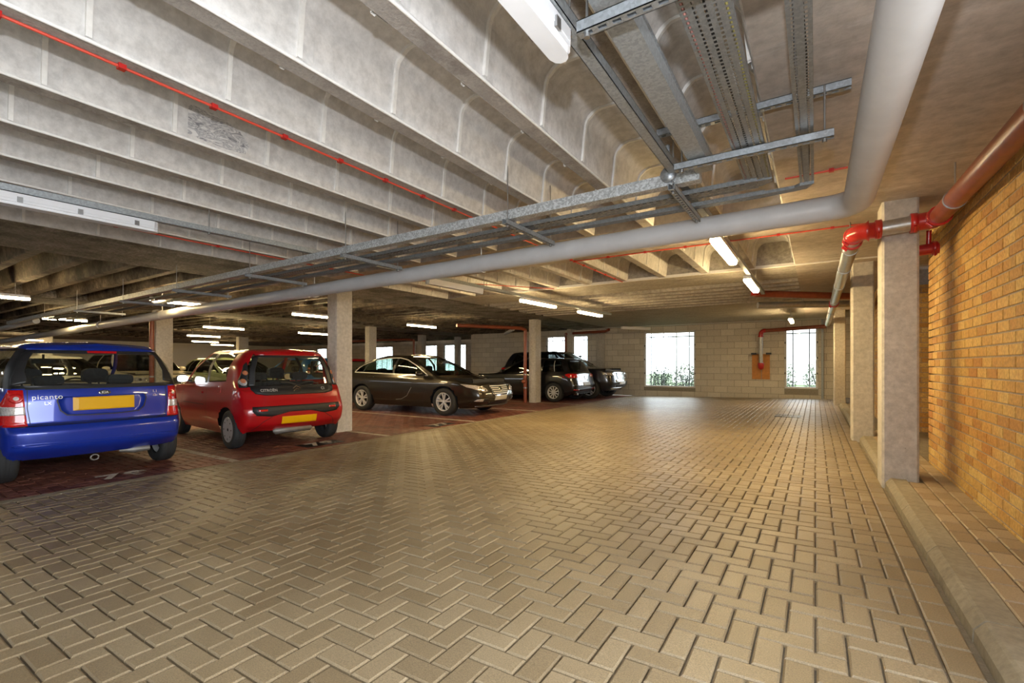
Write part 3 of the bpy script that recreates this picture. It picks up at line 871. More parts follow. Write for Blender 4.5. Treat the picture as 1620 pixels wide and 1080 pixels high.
# lamps
def lamp(p0, p1, label, lit=True, w=0.1, group='tube lamps under the ceiling', clips=False, hang=0.0, parts=True):
    p0, p1 = Vector(p0), Vector(p1)
    root = empty('tube_lamp', tuple(p0)); d = p1 - p0; L = d.length
    root.rotation_euler[2] = math.atan2(d.y, d.x)
    def capsule(z0, z1, ww, mm):
        p = [(0.02, -ww / 2), (L - 0.04, -ww / 2), (L - 0.012, -ww * 0.36), (L, -ww * 0.15), (L, ww * 0.15), (L - 0.012, ww * 0.36), (L - 0.04, ww / 2), (0.04, ww / 2), (0.012, ww * 0.36), (0, ww * 0.15), (0, -ww * 0.15), (0.012, -ww * 0.36)]
        mm.prism(p, z0, z1)
    m = MB(); capsule(0.0, 0.045, w, m); m.build('housing', M['white_fit'], root)
    m = MB(); capsule(-0.02, 0.0, w * 0.94, m); capsule(-0.04, -0.02, w * 0.74, m)
    m.build('diffuser', M['lit' if lit else 'white_fit'], root)
    if clips:
        for a in (0.12, 0.38, 0.62, 0.88):
            for s in (-1, 1):
                m = MB(); m.box(L * a - 0.015, L * a + 0.015, s * w * 0.5 - 0.008, s * w * 0.5 + 0.008, -0.018, 0.02); m.build('clip', M['steel_bolt'], root)
    if hang:
        for a in (0.15, 0.85):
            m = MB(); m.tube([(L * a, 0, 0.04), (L * a, 0, hang)], 0.005, 6); m.build('hanger_rod', M['steel_bolt'], root)
    return tag(root, label, 'lamp', group)
A = -0.80
lamp((A - .01, 0.38, 2.285), (A - .01, 1.62, 2.285), 'unlit white tube lamp overhead beside the cable trays', False, 0.1, clips=True)
lamp((A, 4.75, 2.285), (A, 5.98, 2.285), 'bright tube lamp below the grey drain pipe above the aisle')
lamp((A, 7.25, 2.285), (A, 8.48, 2.285), 'second lit tube lamp of the aisle row, near the dark red pipe')
lamp((-0.55, 14.2, 2.29), (-0.55, 15.4, 2.29), 'farthest lit lamp of the aisle row, before the narrow window', hang=0.27)
lamp((-4.95, 0.42, 2.29), (-4.88, 1.8, 2.29), 'unlit white tube lamp at the left edge under the ribs', False, 0.12, clips=True)
lamp((-4.68, 5.0, 2.29), (-4.61, 6.25, 2.29), 'dim tube lamp beneath the drain pipe before the bays', False)
lamp((-4.55, 7.35, 2.29), (-4.48, 8.6, 2.29), 'lit tube lamp in front of the pillar by the black hatchback')
lamp((-4.43, 9.6, 2.29), (-4.37, 10.8, 2.29), 'lit tube lamp farther along the bay front row')
lamp((-5.6, 15.6, 2.36), (-4.9, 16.6, 2.36), 'unlit tube lamp near the top of the wide window', False, hang=0.19)
lamp((-8.9, 13.9, 2.33), (-10.6, 15.9, 2.33), 'unlit tube lamp above the empty bay by the block wall', False, hang=0.22)
def lamp_px(x, y, label, z=2.3, L=1.25, along=(0, 1)):
    a = math.radians(YAW); dz = z - CAM_H
    D = 745 * dz / (577 - y)
    X = (x - 1290) * math.cos(a) * D / 745; Y = (D + X * math.sin(a)) / math.cos(a)
    return lamp((X - along[0] * L / 2, Y - along[1] * L / 2, z), (X + along[0] * L / 2, Y + along[1] * L / 2, z), label, True, 0.085, hang=0.62)
for x, y, lab in ((355, 518, 'long lit lamp above the roof of the red hatchback'), (668, 515, 'lit lamp above the bronze saloon'), (500, 499, 'lit lamp just left of the tall pillar'), (496, 527, 'lower lit lamp left of the tall pillar'),
                  (297, 479, 'lit lamp above the drain pipe between the blue and red cars'), (325, 540, 'pale lit lamp in the distance above the red hatchback windscreen'), (323, 531, 'lit lamp in the distance left of the far pillar'),
                  (78, 503, 'first of three lit lamps in a row above the blue hatchback'), (104, 504, 'middle of three lit lamps in a row above the blue hatchback'), (128, 506, 'last of three lit lamps in a row above the blue hatchback'), (40, 537, 'lit lamp low at the left edge above the blue roof'),
                  (352, 545, 'tiny lit lamp beside the far pillar')):
    lamp_px(x, y, lab, L=0.26 if 'three lit' in lab else 1.25)
lamp((-12.0, 1.2, 2.3), (-12.0, 2.45, 2.3), 'lit lamp over the rear of the blue hatchback bay', hang=.62)

# trunking and trays
m = MB()
g = empty('cable_trunking', (-0.585, -1.0, 2.335))
m.box(-0.05, 0.05, 0, 4.14, -0.035, 0.04); m.build('body', M['galv_dull'], g)
m = MB(); m.box(-0.056, 0.056, 0, 4.14, 0.036, 0.046); m.build('lid', M['strut'], g)
tag(g, 'plain grey steel cable trunking running overhead along the aisle', 'trunking')
g = empty('cable_trunking', (-0.62, 3.2, 2.305))
g.rotation_euler = (0, math.atan(0.0075), math.radians(180))
m = MB(); m.box(0, 17.0, -0.04, 0.04, -0.035, 0.04); m.build('body', M['galv'], g)
for i in range(6):
    m = MB(); m.box(1.9 + i * 2.4, 1.96 + i * 2.4, -0.043, 0.043, -0.038, 0.043); m.build('joint_sleeve', M['galv'], g)
m = MB(); m.lathe([(0, 0), (0.05, 0), (0.05, 0.02), (0, 0.02)], (0.19, 0.045, 0.03), 'y', 20); m.build('cover_plate', M['strut'], g)
m = MB(); m.tube([(0.19, 0.06, 0.03), (0.19, 0.06, 0.22)], 0.014, 8); m.build('conduit_drop', M['strut'], g)
tag(g, 'spangled galvanised cable trunking crossing from the aisle towards the bays', 'trunking')

def tray(name, org, along, side, L, w, cols, pitch, label, cables=(), lip=0.025, root=None):
    org, d, s = Vector(org), Vector(along).normalized(), Vector(side).normalized()
    if root is None:
        root = empty(name, tuple(org)); tag(root, label, 'cable tray')
    base = org - root.location
    m = MB()
    def quad(a0, a1, b0, b1, z=0.0):
        m.add([tuple(base + d * a + s * b + Vector((0, 0, z))) for a, b in ((a0, b0), (a1, b0), (a1, b1), (a0, b1))], [(0, 1, 2, 3)])
    cw = w / cols
    for i in range(cols):
        b0, b1 = i * cw, (i + 1) * cw
        sl = 0.011 if cw > 0.02 else cw * 0.4
        c = (b0 + b1) / 2
        quad(0, L, b0, c - sl / 2); quad(0, L, c + sl / 2, b1)
        n = int(L / pitch)
        for k in range(n):
            a0 = k * pitch + (pitch / 2 if i % 2 else 0)
            quad(a0, min(a0 + pitch * 0.45, L), c - sl / 2, c + sl / 2)
    for b in (0, w):
        v = [tuple(base + d * a + s * b + Vector((0, 0, z))) for a, z in ((0, 0), (L, 0), (L, lip), (0, lip))]
        m.add(v, [(0, 1, 2, 3)])
    m.build('perforated_bed', M['tray'], root)
    for b, col, r in cables:
        key = 'cable_%s' % col
        if key not in M: M[key] = plain(key, {'pink': (0.7, 0.35, 0.32, 1), 'white': (0.7, 0.7, 0.68, 1), 'yellow': (0.6, 0.55, 0.2, 1), 'black': (0.03, 0.03, 0.03, 1), 'grey': (0.25, 0.26, 0.28, 1), 'purple': (0.45, 0.35, 0.6, 1)}[col], 0.5)
        q = MB(); n = max(3, int(L / 0.25))
        q.tube([tuple(base + d * (L * i / n) + s * (b * w + 0.004 * math.sin(i * 1.7 + b * 9)) + Vector((0, 0, r + 0.004))) for i in range(n + 1)], r, 6)
        q.build('cable', M[key], root)
    return root
cab = ((0.1, 'pink', .007), (0.22, 'black', .008), (0.36, 'white', .008), (0.5, 'black', .007), (0.62, 'white', .008), (0.76, 'grey', .008), (0.9, 'yellow', .007))
rt = tray('cable_tray', (-0.395, -0.8, 2.30), (0, 1, 0), (1, 0, 0), 4.25, 0.16, 5, 0.026, 'wide perforated cable tray with coloured cables running overhead and turning left', cab)
tray('cable_tray', (-0.32, 3.42, 2.28), (-1, 0, -0.0075), (0, 1, 0), 15.0, 0.14, 4, 0.05, '', ((0.15, 'purple', .007), (0.4, 'black', .008), (0.7, 'white', .007)), 0.03, rt)
m = MB(); q = [(-0.395, 3.45), (-0.235, 3.45), (-0.235, 3.5), (-0.30, 3.56), (-0.395, 3.56)]; m.prism([(x + 0.395, y + 0.8) for x, y in q], -0.012, 0.0); m.build('bend', M['tray'], rt)
rt = tray('cable_tray', (-0.088, -0.8, 2.31), (0, 1, 0), (1, 0, 0), 4.5, 0.08, 2, 0.024, 'narrow perforated cable tray beside the grey pipe', ((0.3, 'grey', .007), (0.65, 'black', .007)))
tray('cable_tray', (-0.30, 3.74, 2.29), (-1, 0, -0.0075), (0, 1, 0), 15.0, 0.08, 2, 0.05, '', ((0.5, 'grey', .008),), 0.03, rt)
m = MB(); q = [(-0.088, 3.7), (-0.008, 3.7), (-0.05, 3.79), (-0.30, 3.82), (-0.30, 3.74), (-0.12, 3.73)]; m.prism([(x + 0.088, y + 0.8) for x, y in q], -0.02, 0.0); m.build('bend', M['tray'], rt)

strut_run('strut_channel', (-0.69, 1.5, 2.25), (0.12, 1.5, 2.25), 'slotted steel strut under the trunking nearest the camera', hang=(0.03, 0.78))
strut_run('strut_channel', (-0.83, 2.97, 2.532), (0.155, 2.97, 2.532), 'steel strut fixed to the ceiling above the cable trays')
strut_run('strut_channel', (-0.71, 2.91, 2.272), (0.08, 2.91, 2.272), 'lower steel strut hung across below the cable trays', hang=(0.04, 0.75), up=2.53)
for x, lab in ((-0.78, 'slotted bracket under the crossing trays nearest the tray bends'), (-2.07, 'second slotted bracket under the crossing trays'), (-4.07, 'third slotted bracket under the crossing trays'), (-5.9, 'fourth slotted bracket under the crossing trays'), (-7.9, 'bracket under the crossing trays below the dark solid strip'), (-9.9, 'bracket under the crossing trays in the dark left bay'), (-12.2, 'farthest bracket under the crossing trays at the left')):
    z = 2.238 + 0.0075 * (x + 0.6)
    strut_run('tray_bracket', (x, 3.1, z), (x, 3.92, z), lab, hang=(0.05, 0.77), up=SOF + (0.2 if x > -6.8 else 0), mat='galv_dull')

# thin red detector tube clipped to the soffit
def rtube(pts, label, clips):
    o = Vector(pts[0]); root = empty('detector_tube', tuple(o))
    m = MB(); m.tube([tuple(Vector(p) - o) for p in pts], 0.0075, 8); m.build('tube', M['red_tube'], root)
    for c in clips:
        m = MB(); x, y, z = Vector(c) - o; m.box(x - 0.016, x + 0.016, y - 0.016, y + 0.016, z - 0.012, z + 0.018); m.build('clip', M['red_fit'], root)
    tag(root, label, 'tube')
xr = RX[3] - 0.075
rtube([(xr, -1.5, SOF - 0.012), (xr, 5.0, SOF - 0.012), (xr, 8.0, SOF - 0.012)], 'thin red detector tube clipped along the third nearest ceiling rib', [(xr, -1.2 + 0.42 * i, SOF - 0.012) for i in range(22)])
rtube([(xr, 6.04, SOF - 0.012), (0.45, 6.04, SOF - 0.012)], 'thin red detector tube along the far edge of the first cross strip', [(xr + 0.5 * i, 6.04, SOF - 0.012) for i in range(7)])
rtube([(RX[8] - 0.06, 0.5, SOF - 0.012), (RX[8] - 0.06, 5.4, SOF - 0.012), (-4.2, 8.0, SOF - 0.012)], 'red tube along the last rib before the dark strip', [(RX[8] - 0.06, 0.9 + i, SOF - 0.012) for i in range(4)])
rtube([(0.2, 4.25, SOF - 0.012), (-0.2, 4.25, SOF - 0.012)], 'short red tube on the flat slab behind the drain pipe elbow', [(0.1, 4.25, SOF - 0.012)])

# ================================================================== OUTSIDE THE WINDOWS
M['grass'] = plain('lawn', (0.06, 0.09, 0.03, 1), 0.9, var=0.4, scale=4)
M['leaf'] = unit_mat('shrub_leaf', [(0, (0.012, 0.026, 0.008, 1)), (0.6, (0.03, 0.055, 0.02, 1)), (1, (0.07, 0.09, 0.04, 1))], 0.6)
m = MB(); m.box(-60, 30, 18.6, 70, -0.5, -0.2)
struct(m.build('ground_outside', M['grass']), 'lawn outside beyond the far windows', 'ground')
def shrub(x, y, z, r, h, label, n=650):
    rr = random.Random(int(x * 100) + 5)
    root = empty('shrub', (x, y, z))
    m = MB(); m.tube([(0, 0, 0), (0.03, 0.02, h * 0.5)], 0.03, 6)
    for i in range(5):
        a = i * 1.3; m.tube([(0, 0, h * 0.15), (math.cos(a) * r * 0.5, math.sin(a) * r * 0.5, h * 0.6)], 0.014, 5)
    m.build('stem', M['black'], root)
    m = MB()
    for i in range(n):
        a = rr.uniform(0, 6.28); t = rr.uniform(0.1, 1) ** 0.5; q = rr.uniform(0.1, 1)
        c = Vector((math.cos(a) * r * t, math.sin(a) * r * t, h * q * (1 - 0.35 * t * t)))
        u = Vector((rr.gauss(0, 1), rr.gauss(0, 1), rr.gauss(0, 1))).normalized(); w = u.orthogonal().normalized(); l = rr.uniform(0.06, 0.13)
        m.add([tuple(c), tuple(c + u * l * 0.5 + w * l * 0.28), tuple(c + u * l), tuple(c + u * l * 0.5 - w * l * 0.28)], [(0, 1, 2, 3)])
    tag(m.build('foliage', M['leaf'], root), kind='stuff')
    tag(root, label, 'shrub', 'shrubs outside the far windows')
for i, (x, y, r, h, lab) in enumerate(((-5.5, 20.2, 0.46, 1.3, 'leafy shrub at the left side of the wide window'), (-4.6, 20.6, 0.5, 1.4, 'leafy shrub in the middle of the wide window'), (-3.7, 20.3, 0.46, 1.5, 'leafy shrub at the right side of the wide window'),
                                     (-1.1, 21.0, 0.5, 1.5, 'leafy shrub at the left side of the narrow window'), (0.1, 21.5, 0.5, 1.55, 'leafy shrub at the right side of the narrow window'), (-11.0, 21.5, 1.0, 1.9, 'tall shrub outside behind the black hatchback'))):
    shrub(x, y, -0.2, r, h, lab)
fence = empty('garden_fence', (-4.7, 19.3, -0.2))
for i in range(22):
    m = MB(); x = -1.6 + i * 0.15; m.tube([(x, 0, 0), (x, 0, 1.0)], 0.006, 5); m.build('wire', M['bar'], fence)
for i in range(7):
    m = MB(); m.tube([(-1.6, 0, 0.1 + i * 0.15), (1.6, 0, 0.1 + i * 0.15)], 0.006, 5); m.build('wire', M['bar'], fence)
tag(fence, 'low wire mesh fence outside the wide window', 'fence')
M['house'] = plain('orange_render', (0.09, 0.04, 0.02, 1), 0.8, var=0.1)
M['house2'] = plain('pale_render', (0.75, 0.73, 0.7, 1), 0.8, var=0.05)
h = empty('house', (-5.0, 36, -0.2))
m = MB(); m.box(-4, 6, 0, 6, 0, 5.5); m.build('wall', M['house2'], h)
for x, z in ((-0.2, 0.9), (-2.4, 0.9), (2.0, 0.9)):
    m = MB(); m.box(x, x + 0.9, -0.08, 0.0, z, z + 2.0); wv = m.build('window_bay', M['house'], h)
m = MB(); m.add([(-4.4, -0.4, 5.5), (6.4, -0.4, 5.5), (6.4, 6.4, 5.5), (-4.4, 6.4, 5.5), (-4.4, 3, 7.5), (6.4, 3, 7.5)], [(0, 1, 5, 4), (2, 3, 4, 5), (0, 4, 3), (1, 2, 5), (3, 2, 1, 0)]); m.build('roof', M['house'], h)
tag(h, 'pale house with orange panels seen through the wide window', 'house')
g = empty('bollard', (0.35, 20.4, -0.2))
m = MB(); m.lathe([(0.0, 0), (0.1, 0), (0.1, 1.0), (0.07, 1.08), (0, 1.1)], (0, 0, 0), 'z', 14); m.build('post', plain('amber_plastic', (0.8, 0.45, 0.05, 1), 0.4), g)
m = MB(); m.lathe([(0.104, 0.7), (0.106, 0.72), (0.106, 0.88), (0.104, 0.9)], (0, 0, 0), 'z', 14); m.build('reflective_band', M['white_fit'], g)
tag(g, 'yellow bollard outside at the right edge of the narrow window', 'bollard')

# ================================================================== CARS
def paint_mat(name, col, metal=0.35, rough=0.28):
    m, nt, b = nodes_of(name)
    b.inputs['Metallic'].default_value = metal
    b.inputs['Roughness'].default_value = rough
    b.inputs['Coat Weight'].default_value = 1.0
    b.inputs['Coat Roughness'].default_value = 0.03
    n = noise(nt, 900, 2, 0.5)
    lo = tuple(c * 0.85 for c in col[:3]) + (1,); hi = tuple(min(1, c * 1.15) for c in col[:3]) + (1,)
    nt.links.new(ramp(nt, n, [(0.35, lo), (0.65, hi)]), b.inputs['Base Color'])
    return m
M['blue'] = paint_mat('blue_paint', (0.008, 0.035, 0.36, 1), 0.25)
M['red'] = paint_mat('red_paint', (0.42, 0.004, 0.008, 1), 0.0)
M['bronze'] = paint_mat('bronze_grey_paint', (0.035, 0.029, 0.021, 1), 0.6)
M['car_black'] = paint_mat('black_paint', (0.006, 0.006, 0.008, 1), 0.1)
M['navy'] = paint_mat('dark_blue_black_paint', (0.012, 0.014, 0.024, 1), 0.3)
M['cream'] = paint_mat('cream_paint', (0.62, 0.55, 0.42, 1), 0.0)
M['lime'] = paint_mat('pale_green_paint', (0.5, 0.55, 0.3, 1), 0.0)
M['midblue'] = paint_mat('mid_blue_paint', (0.02, 0.11, 0.3, 1), 0.2)
M['car_glass'] = glass('car_glass', (0.86, 0.9, 0.87, 1))
M['mid_glass'] = glass('green_tinted_car_glass', (0.36, 0.44, 0.41, 1))
M['dark_glass'] = glass('tinted_car_glass', (0.16, 0.18, 0.18, 1))
M['rubber'] = plain('tyre_rubber', (0.022, 0.022, 0.022, 1), 0.75, var=0.2, scale=60)
M['alloy'] = plain('alloy_wheel', (0.72, 0.72, 0.72, 1), 0.3, 0.35, var=0.05)
M['cover'] = plain('silver_wheel_cover', (0.5, 0.5, 0.52, 1), 0.35, 0.4, var=0.05)
M['chrome'] = plain('chrome', (0.75, 0.75, 0.75, 1), 0.12, 1.0, var=0.03)
M['plate_yellow'] = plain('yellow_number_plate', (0.78, 0.42, 0.0, 1), 0.4, var=0.03)
M['plate_grey'] = plain('grey_number_plate', (0.42, 0.4, 0.36, 1), 0.5, var=0.03)
M['lens_red'] = plain('red_lamp_lens', (0.55, 0.008, 0.01, 1), 0.12, 0, 1.0, var=0.25, scale=70)
M['lens_clear'] = plain('clear_lamp_lens', (0.62, 0.58, 0.56, 1), 0.12, 0.3, 1.0, var=0.35, scale=60)
M['lens_amber'] = plain('amber_lamp_lens', (0.6, 0.22, 0.1, 1), 0.12, 0, 1.0, var=0.2, scale=60)
M['seat'] = plain('dark_seat_fabric', (0.03, 0.03, 0.033, 1), 0.9, var=0.25, scale=30)
M['under'] = plain('underbody', (0.008, 0.008, 0.008, 1), 0.9)
M['silver'] = plain('silver_lettering', (0.75, 0.74, 0.7, 1), 0.25, 0.25)
M['muffler'] = plain('exhaust_steel', (0.25, 0.235, 0.215, 1), 0.5, 0.5, var=0.15)

def cr(p0, p1, p2, p3, t, k):
    m1 = [(c - a) * k for a, c in zip(p0, p2)]; m2 = [(c - a) * k for a, c in zip(p1, p3)]
    t2, t3 = t * t, t * t * t
    return [(2 * t3 - 3 * t2 + 1) * b + (t3 - 2 * t2 + t) * u + (-2 * t3 + 3 * t2) * c + (t3 - t2) * w for b, c, u, w in zip(p1, p2, m1, m2)]
def row(hw, yr, yf, ys, z, kr=(.5, .88), kf=(.48, .84), br=(.012, .07), bf=(.035, .15), tx=None):
    tx = tx or [.985, 1, 1, 1, 1, 1, .985]
    zz = [z[0]] * 3 + [z[1] + (z[2] - z[1]) * i / 6 for i in range(7)] + [z[3]] * 3 if len(z) == 4 else z
    p = [(0, yr), (kr[0] * hw, yr + br[0]), (kr[1] * hw, yr + br[1])] + [(hw * t, y) for t, y in zip(tx, ys)] + [(kf[1] * hw, yf - bf[1]), (kf[0] * hw, yf - bf[0]), (0, yf)]
    return [[x, y, c] for (x, y), c in zip(p, zz)]
def vlerp(a, b, t, bulge=0.0):
    out = []
    for p, q in zip(a, b):
        c = [p[i] + (q[i] - p[i]) * t for i in range(3)]
        if bulge:
            r = math.hypot(c[0], 0.4) or 1
            c[0] += bulge * c[0] / 0.6
            c[2] += bulge * 0.4
        out.append(c)
    return out

class Car:
    def __init__(s, name, label, rows, glass_rows, glass_cells, paint, axles, rw, tw, track, sub=8, glassmat='car_glass', black_cells=(), arch=1.17, group=None, kind='car'):
        s.root = empty(name); tag(s.root, label, kind, group)
        s.rw, s.axles = rw, axles
        nr, nc = len(rows), 13
        def mir(r):   # virtual columns past the centre lines
            return [[-r[1][0], r[1][1], r[1][2]]] + r + [[-r[11][0], r[11][1], r[11][2]]]
        X = [mir(r) for r in rows]
        def S(u, v):
            i = min(int(u), nc - 2); t = u - i
            j = min(int(v), nr - 2); w = v - j
            q = []
            for jj in (j - 1, j, j + 1, j + 2):
                r = X[max(0, min(nr - 1, jj))]
                q.append(cr(r[i], r[i + 1], r[i + 2], r[i + 3], t, 0.46))
            p = cr(*q, w, 0.36)
            if i == 0 and t == 0 or u >= nc - 1: p[0] = 0.0
            return p
        s.S = S
        n = sub
        g0, g1 = glass_rows
        which = {}
        for a, b, nm in glass_cells:
            for c in range(a, b): which[c] = nm
        parts = {}
        all_v = {}
        def vid(pt, P):
            k = (round(pt[0], 5), round(pt[1], 5), round(pt[2], 5))
            if k not in P['m']:
                P['m'][k] = len(P['v']); P['v'].append(k)
            return P['m'][k]
        grid = [[S(iu / n, jv / n) for iu in range(n * (nc - 1) + 1)] for jv in range(n * (nr - 1) + 1)]
        # wheel arches: pull the nearby grid points of the lower side on to the arch circle
        ra = rw * arch
        def inside(p): return any((p[1] - a) ** 2 + (p[2] - rw) ** 2 < ra * ra for a in axles) and abs(p[0]) > 0.45
        allf = []
        for jv in range(n * (nr - 1)):
            for iu in range(n * (nc - 1)):
                c, r = iu // n, jv // n
                nm = which.get(c, 'body') if g0 <= r < g1 else 'body'
                if (c, r) in black_cells: nm = 'black_trim'
                q = [grid[jv][iu], grid[jv][iu + 1], grid[jv + 1][iu + 1], grid[jv + 1][iu]]
                cen = [sum(p[k] for p in q) / 4 for k in range(3)]
                if r < g0 and inside(cen):
                    continue
                if r < g0:
                    q2 = []
                    for p in q:
                        if inside(p):
                            for a in axles:
                                dy, dz = p[1] - a, p[2] - rw
                                d = math.hypot(dy, dz)
                                if d < ra and d > 1e-6: p = [p[0], a + dy / d * ra, rw + dz / d * ra]
                        q2.append(p)
                    q = q2
                P = parts.setdefault(nm, {'v': [], 'f': [], 'm': {}})
                for sx in (1, -1):
                    ids = [vid((p[0] * sx, p[1], p[2]), P) for p in (q if sx > 0 else q[::-1])]
                    ids2 = []
                    for k in ids:
                        if not ids2 or ids2[-1] != k: ids2.append(k)
                    if len(ids2) > 2 and ids2[0] == ids2[-1]: ids2.pop()
                    if len(set(ids2)) >= 3 and len(set(ids2)) == len(ids2):
                        P['f'].append(tuple(ids2))
        vs, fs = [], []
        s.obj = {}
        for nm, P in parts.items():
            b = len(vs); vs += [Vector(v) for v in P['v']]; fs += [tuple(b + i for i in f) for f in P['f']]
            if nm in ('body', 'windscreen', 'rear_window'):
                groups = {nm: P['f']}
            else:   # a side window is two panes: one on each side
                groups = {nm: [f for f in P['f'] if P['v'][f[0]][0] > 0], nm + '@': [f for f in P['f'] if P['v'][f[0]][0] <= 0]}
            for gname, ff in groups.items():
                used = sorted(set(i for f in ff for i in f)); mp = {a: i for i, a in enumerate(used)}
                me = bpy.data.meshes.new(nm); me.from_pydata([P['v'][i] for i in used], [], [tuple(mp[i] for i in f) for f in ff])
                me.materials.append(M[paint] if nm == 'body' else M['black'] if nm == 'black_trim' else M[glassmat])
                for p in me.polygons: p.use_smooth = True
                me.update()
                s.obj[gname] = put(nm, me, s.root)
        s.bvh = BVHTree.FromPolygons(vs, fs)
        s.body = s.obj['body']
        s.wheels(rw, tw, track)
    # ---- project a flat point on to the shell
    def hit(s, a, b, side):
        if side == 'rear': o, d = Vector((a, -5, b)), Vector((0, 1, 0))
        elif side == 'front': o, d = Vector((a, 9, b)), Vector((0, -1, 0))
        elif side == 'right': o, d = Vector((3, a, b)), Vector((-1, 0, 0))
        elif side == 'left': o, d = Vector((-3, a, b)), Vector((1, 0, 0))
        else: o, d = Vector((a, b, 4)), Vector((0, 0, -1))
        h, nrm, i, t = s.bvh.ray_cast(o, d)
        return (h, -d) if h is not None else (None, -d)
    def patch(s, name, pts, side, mat, off=0.006, parent=None, rings=6, skirt=0.02, closed_n=56, flat=False, mirror=False):
        # a shaped piece lying on the shell; pts is its outline
        out = []
        per = [math.dist(pts[i], pts[(i + 1) % len(pts)]) for i in range(len(pts))]
        tot = sum(per)
        for i, p in enumerate(pts):
            q = pts[(i + 1) % len(pts)]; k = max(1, round(closed_n * per[i] / tot))
            for j in range(k): out.append((p[0] + (q[0] - p[0]) * j / k, p[1] + (q[1] - p[1]) * j / k))
        cx, cz = sum(p[0] for p in out) / len(out), sum(p[1] for p in out) / len(out)
        m = MB(); m.smooth = not flat
        n = len(out); V = []; last = None
        hc, d = s.hit(cx, cz, side)
        ref = hc
        for r in range(rings + 1):
            t = 1 - r / rings
            for p in out:
                a, b = cx + (p[0] - cx) * t, cz + (p[1] - cz) * t
                h, d = s.hit(a, b, side)
                if h is None or (ref is not None and (h - ref).length > 1.2):
                    h = Vector(last) if last else (ref or Vector((0, 0, 0)))
                    if side in ('rear', 'front'): h = Vector((a, h.y, b))
                    else: h = Vector((h.x, a, b))
                    hh = h
                else:
                    hh = h
                last = tuple(hh)
                V.append(hh + d * off * (1.0 if r else 0.6))
        F = []
        for r in range(rings):
            for j in range(n):
                k = (j + 1) % n
                F.append((r * n + j, r * n + k, (r + 1) * n + k, (r + 1) * n + j))
        b0 = len(V)
        for j in range(n): V.append(V[j] - d * skirt)
        for j in range(n):
            k = (j + 1) % n; F.append((b0 + j, b0 + k, k, j))
        m.add([tuple(v) for v in V], F)
        o = m.build(name, M[mat] if isinstance(mat, str) else mat, parent or s.root)
        if mirror:
            s.patch(name, [(-x, z) if side in ('rear', 'front') else (x, z) for x, z in pts], {'right': 'left', 'left': 'right'}.get(side, side), mat, off, parent, rings, skirt, closed_n, flat)
        return o
    def seam(s, name, pts, side, w=0.006, off=0.0025, mat='black', parent=None, mirror=False):
        m = MB(); P = []
        for i in range(len(pts) - 1):
            k = max(2, int(math.dist(pts[i], pts[i + 1]) / 0.03))
            for j in range(k + (1 if i == len(pts) - 2 else 0)):
                P.append((pts[i][0] + (pts[i + 1][0] - pts[i][0]) * j / k, pts[i][1] + (pts[i + 1][1] - pts[i][1]) * j / k))
        V = []
        for i, p in enumerate(P):
            a, b = P[max(0, i - 1)], P[min(len(P) - 1, i + 1)]
            dx, dz = b[0] - a[0], b[1] - a[1]; l = math.hypot(dx, dz) or 1
            for sg in (-1, 1):
                h, d = s.hit(p[0] - dz / l * w / 2 * sg, p[1] + dx / l * w / 2 * sg, side)
                if h is None: h = Vector(V[-1]) - d * off if V else Vector((0, 0, 0))
                V.append(tuple(h + d * off))
        m.add(V, [(2 * i, 2 * i + 1, 2 * i + 3, 2 * i + 2) for i in range(len(P) - 1)])
        o = m.build(name, M[mat], parent or s.root)
        if mirror: s.seam(name, [(-x, z) if side in ('rear', 'front') else (x, z) for x, z in pts], {'right': 'left', 'left': 'right'}.get(side, side), w, off, mat, parent)
        return o
    def text(s, body, a, b, size, side, mat='silver', off=0.006, spacing=1.0, parent=None, name='badge_lettering', bold=0.0, sx=1.0):
        me = text_mesh(body, size, 0, spacing, bold)
        flip = 1 if side in ('rear', 'left') else -1
        for v in me.vertices:
            x = a + v.co.x * sx * (1 if side == 'rear' else -1 if side == 'front' else (-1 if side == 'left' else 1))
            h, d = s.hit(x, b + v.co.y, side)
            if h is None: h = Vector((x, 0, b + v.co.y))
            v.co = h + d * off
        me.materials.clear(); me.materials.append(M[mat])
        return put(name, me, parent or s.root)
    def wheels(s, rw, tw, track):
        s.wlist = []
        prof = [(rw * 0.62, tw * 0.40), (rw * 0.66, tw * 0.48), (rw * 0.86, tw * 0.52), (rw * 0.95, tw * 0.46), (rw * 0.985, tw * 0.36), (rw, tw * 0.2)]
        for k in (0.17, 0.14, 0.02, -0.02, -0.14, -0.17):
            prof.append((rw * (0.975 if abs(k) in (0.14,) or abs(k) == 0.17 and False else 1.0), tw * k))
        prof += [(rw, -tw * 0.2), (rw * 0.985, -tw * 0.36), (rw * 0.95, -tw * 0.46), (rw * 0.86, -tw * 0.52), (rw * 0.62, -tw * 0.45)]
        grooves = []
        for r, t in prof: grooves.append((r, t))
        m = MB(); m.lathe(grooves, (0, 0, 0), 'x', 40)
        for k in (-0.17, 0.0, 0.17):
            m.lathe([(rw * 1.001, tw * k - 0.004), (rw * 1.002, tw * k), (rw * 1.001, tw * k + 0.004)], (0, 0, 0), 'x', 40)
        s.tyre = m.mesh('tyre', [M['rubber']])
        for a in s.axles:
            for sx in (1, -1):
                o = put('wheel', s.tyre, s.root, (sx * (track / 2), a, rw)); o.rotation_euler[2] = 0 if sx > 0 else math.pi
                s.wlist.append(o)
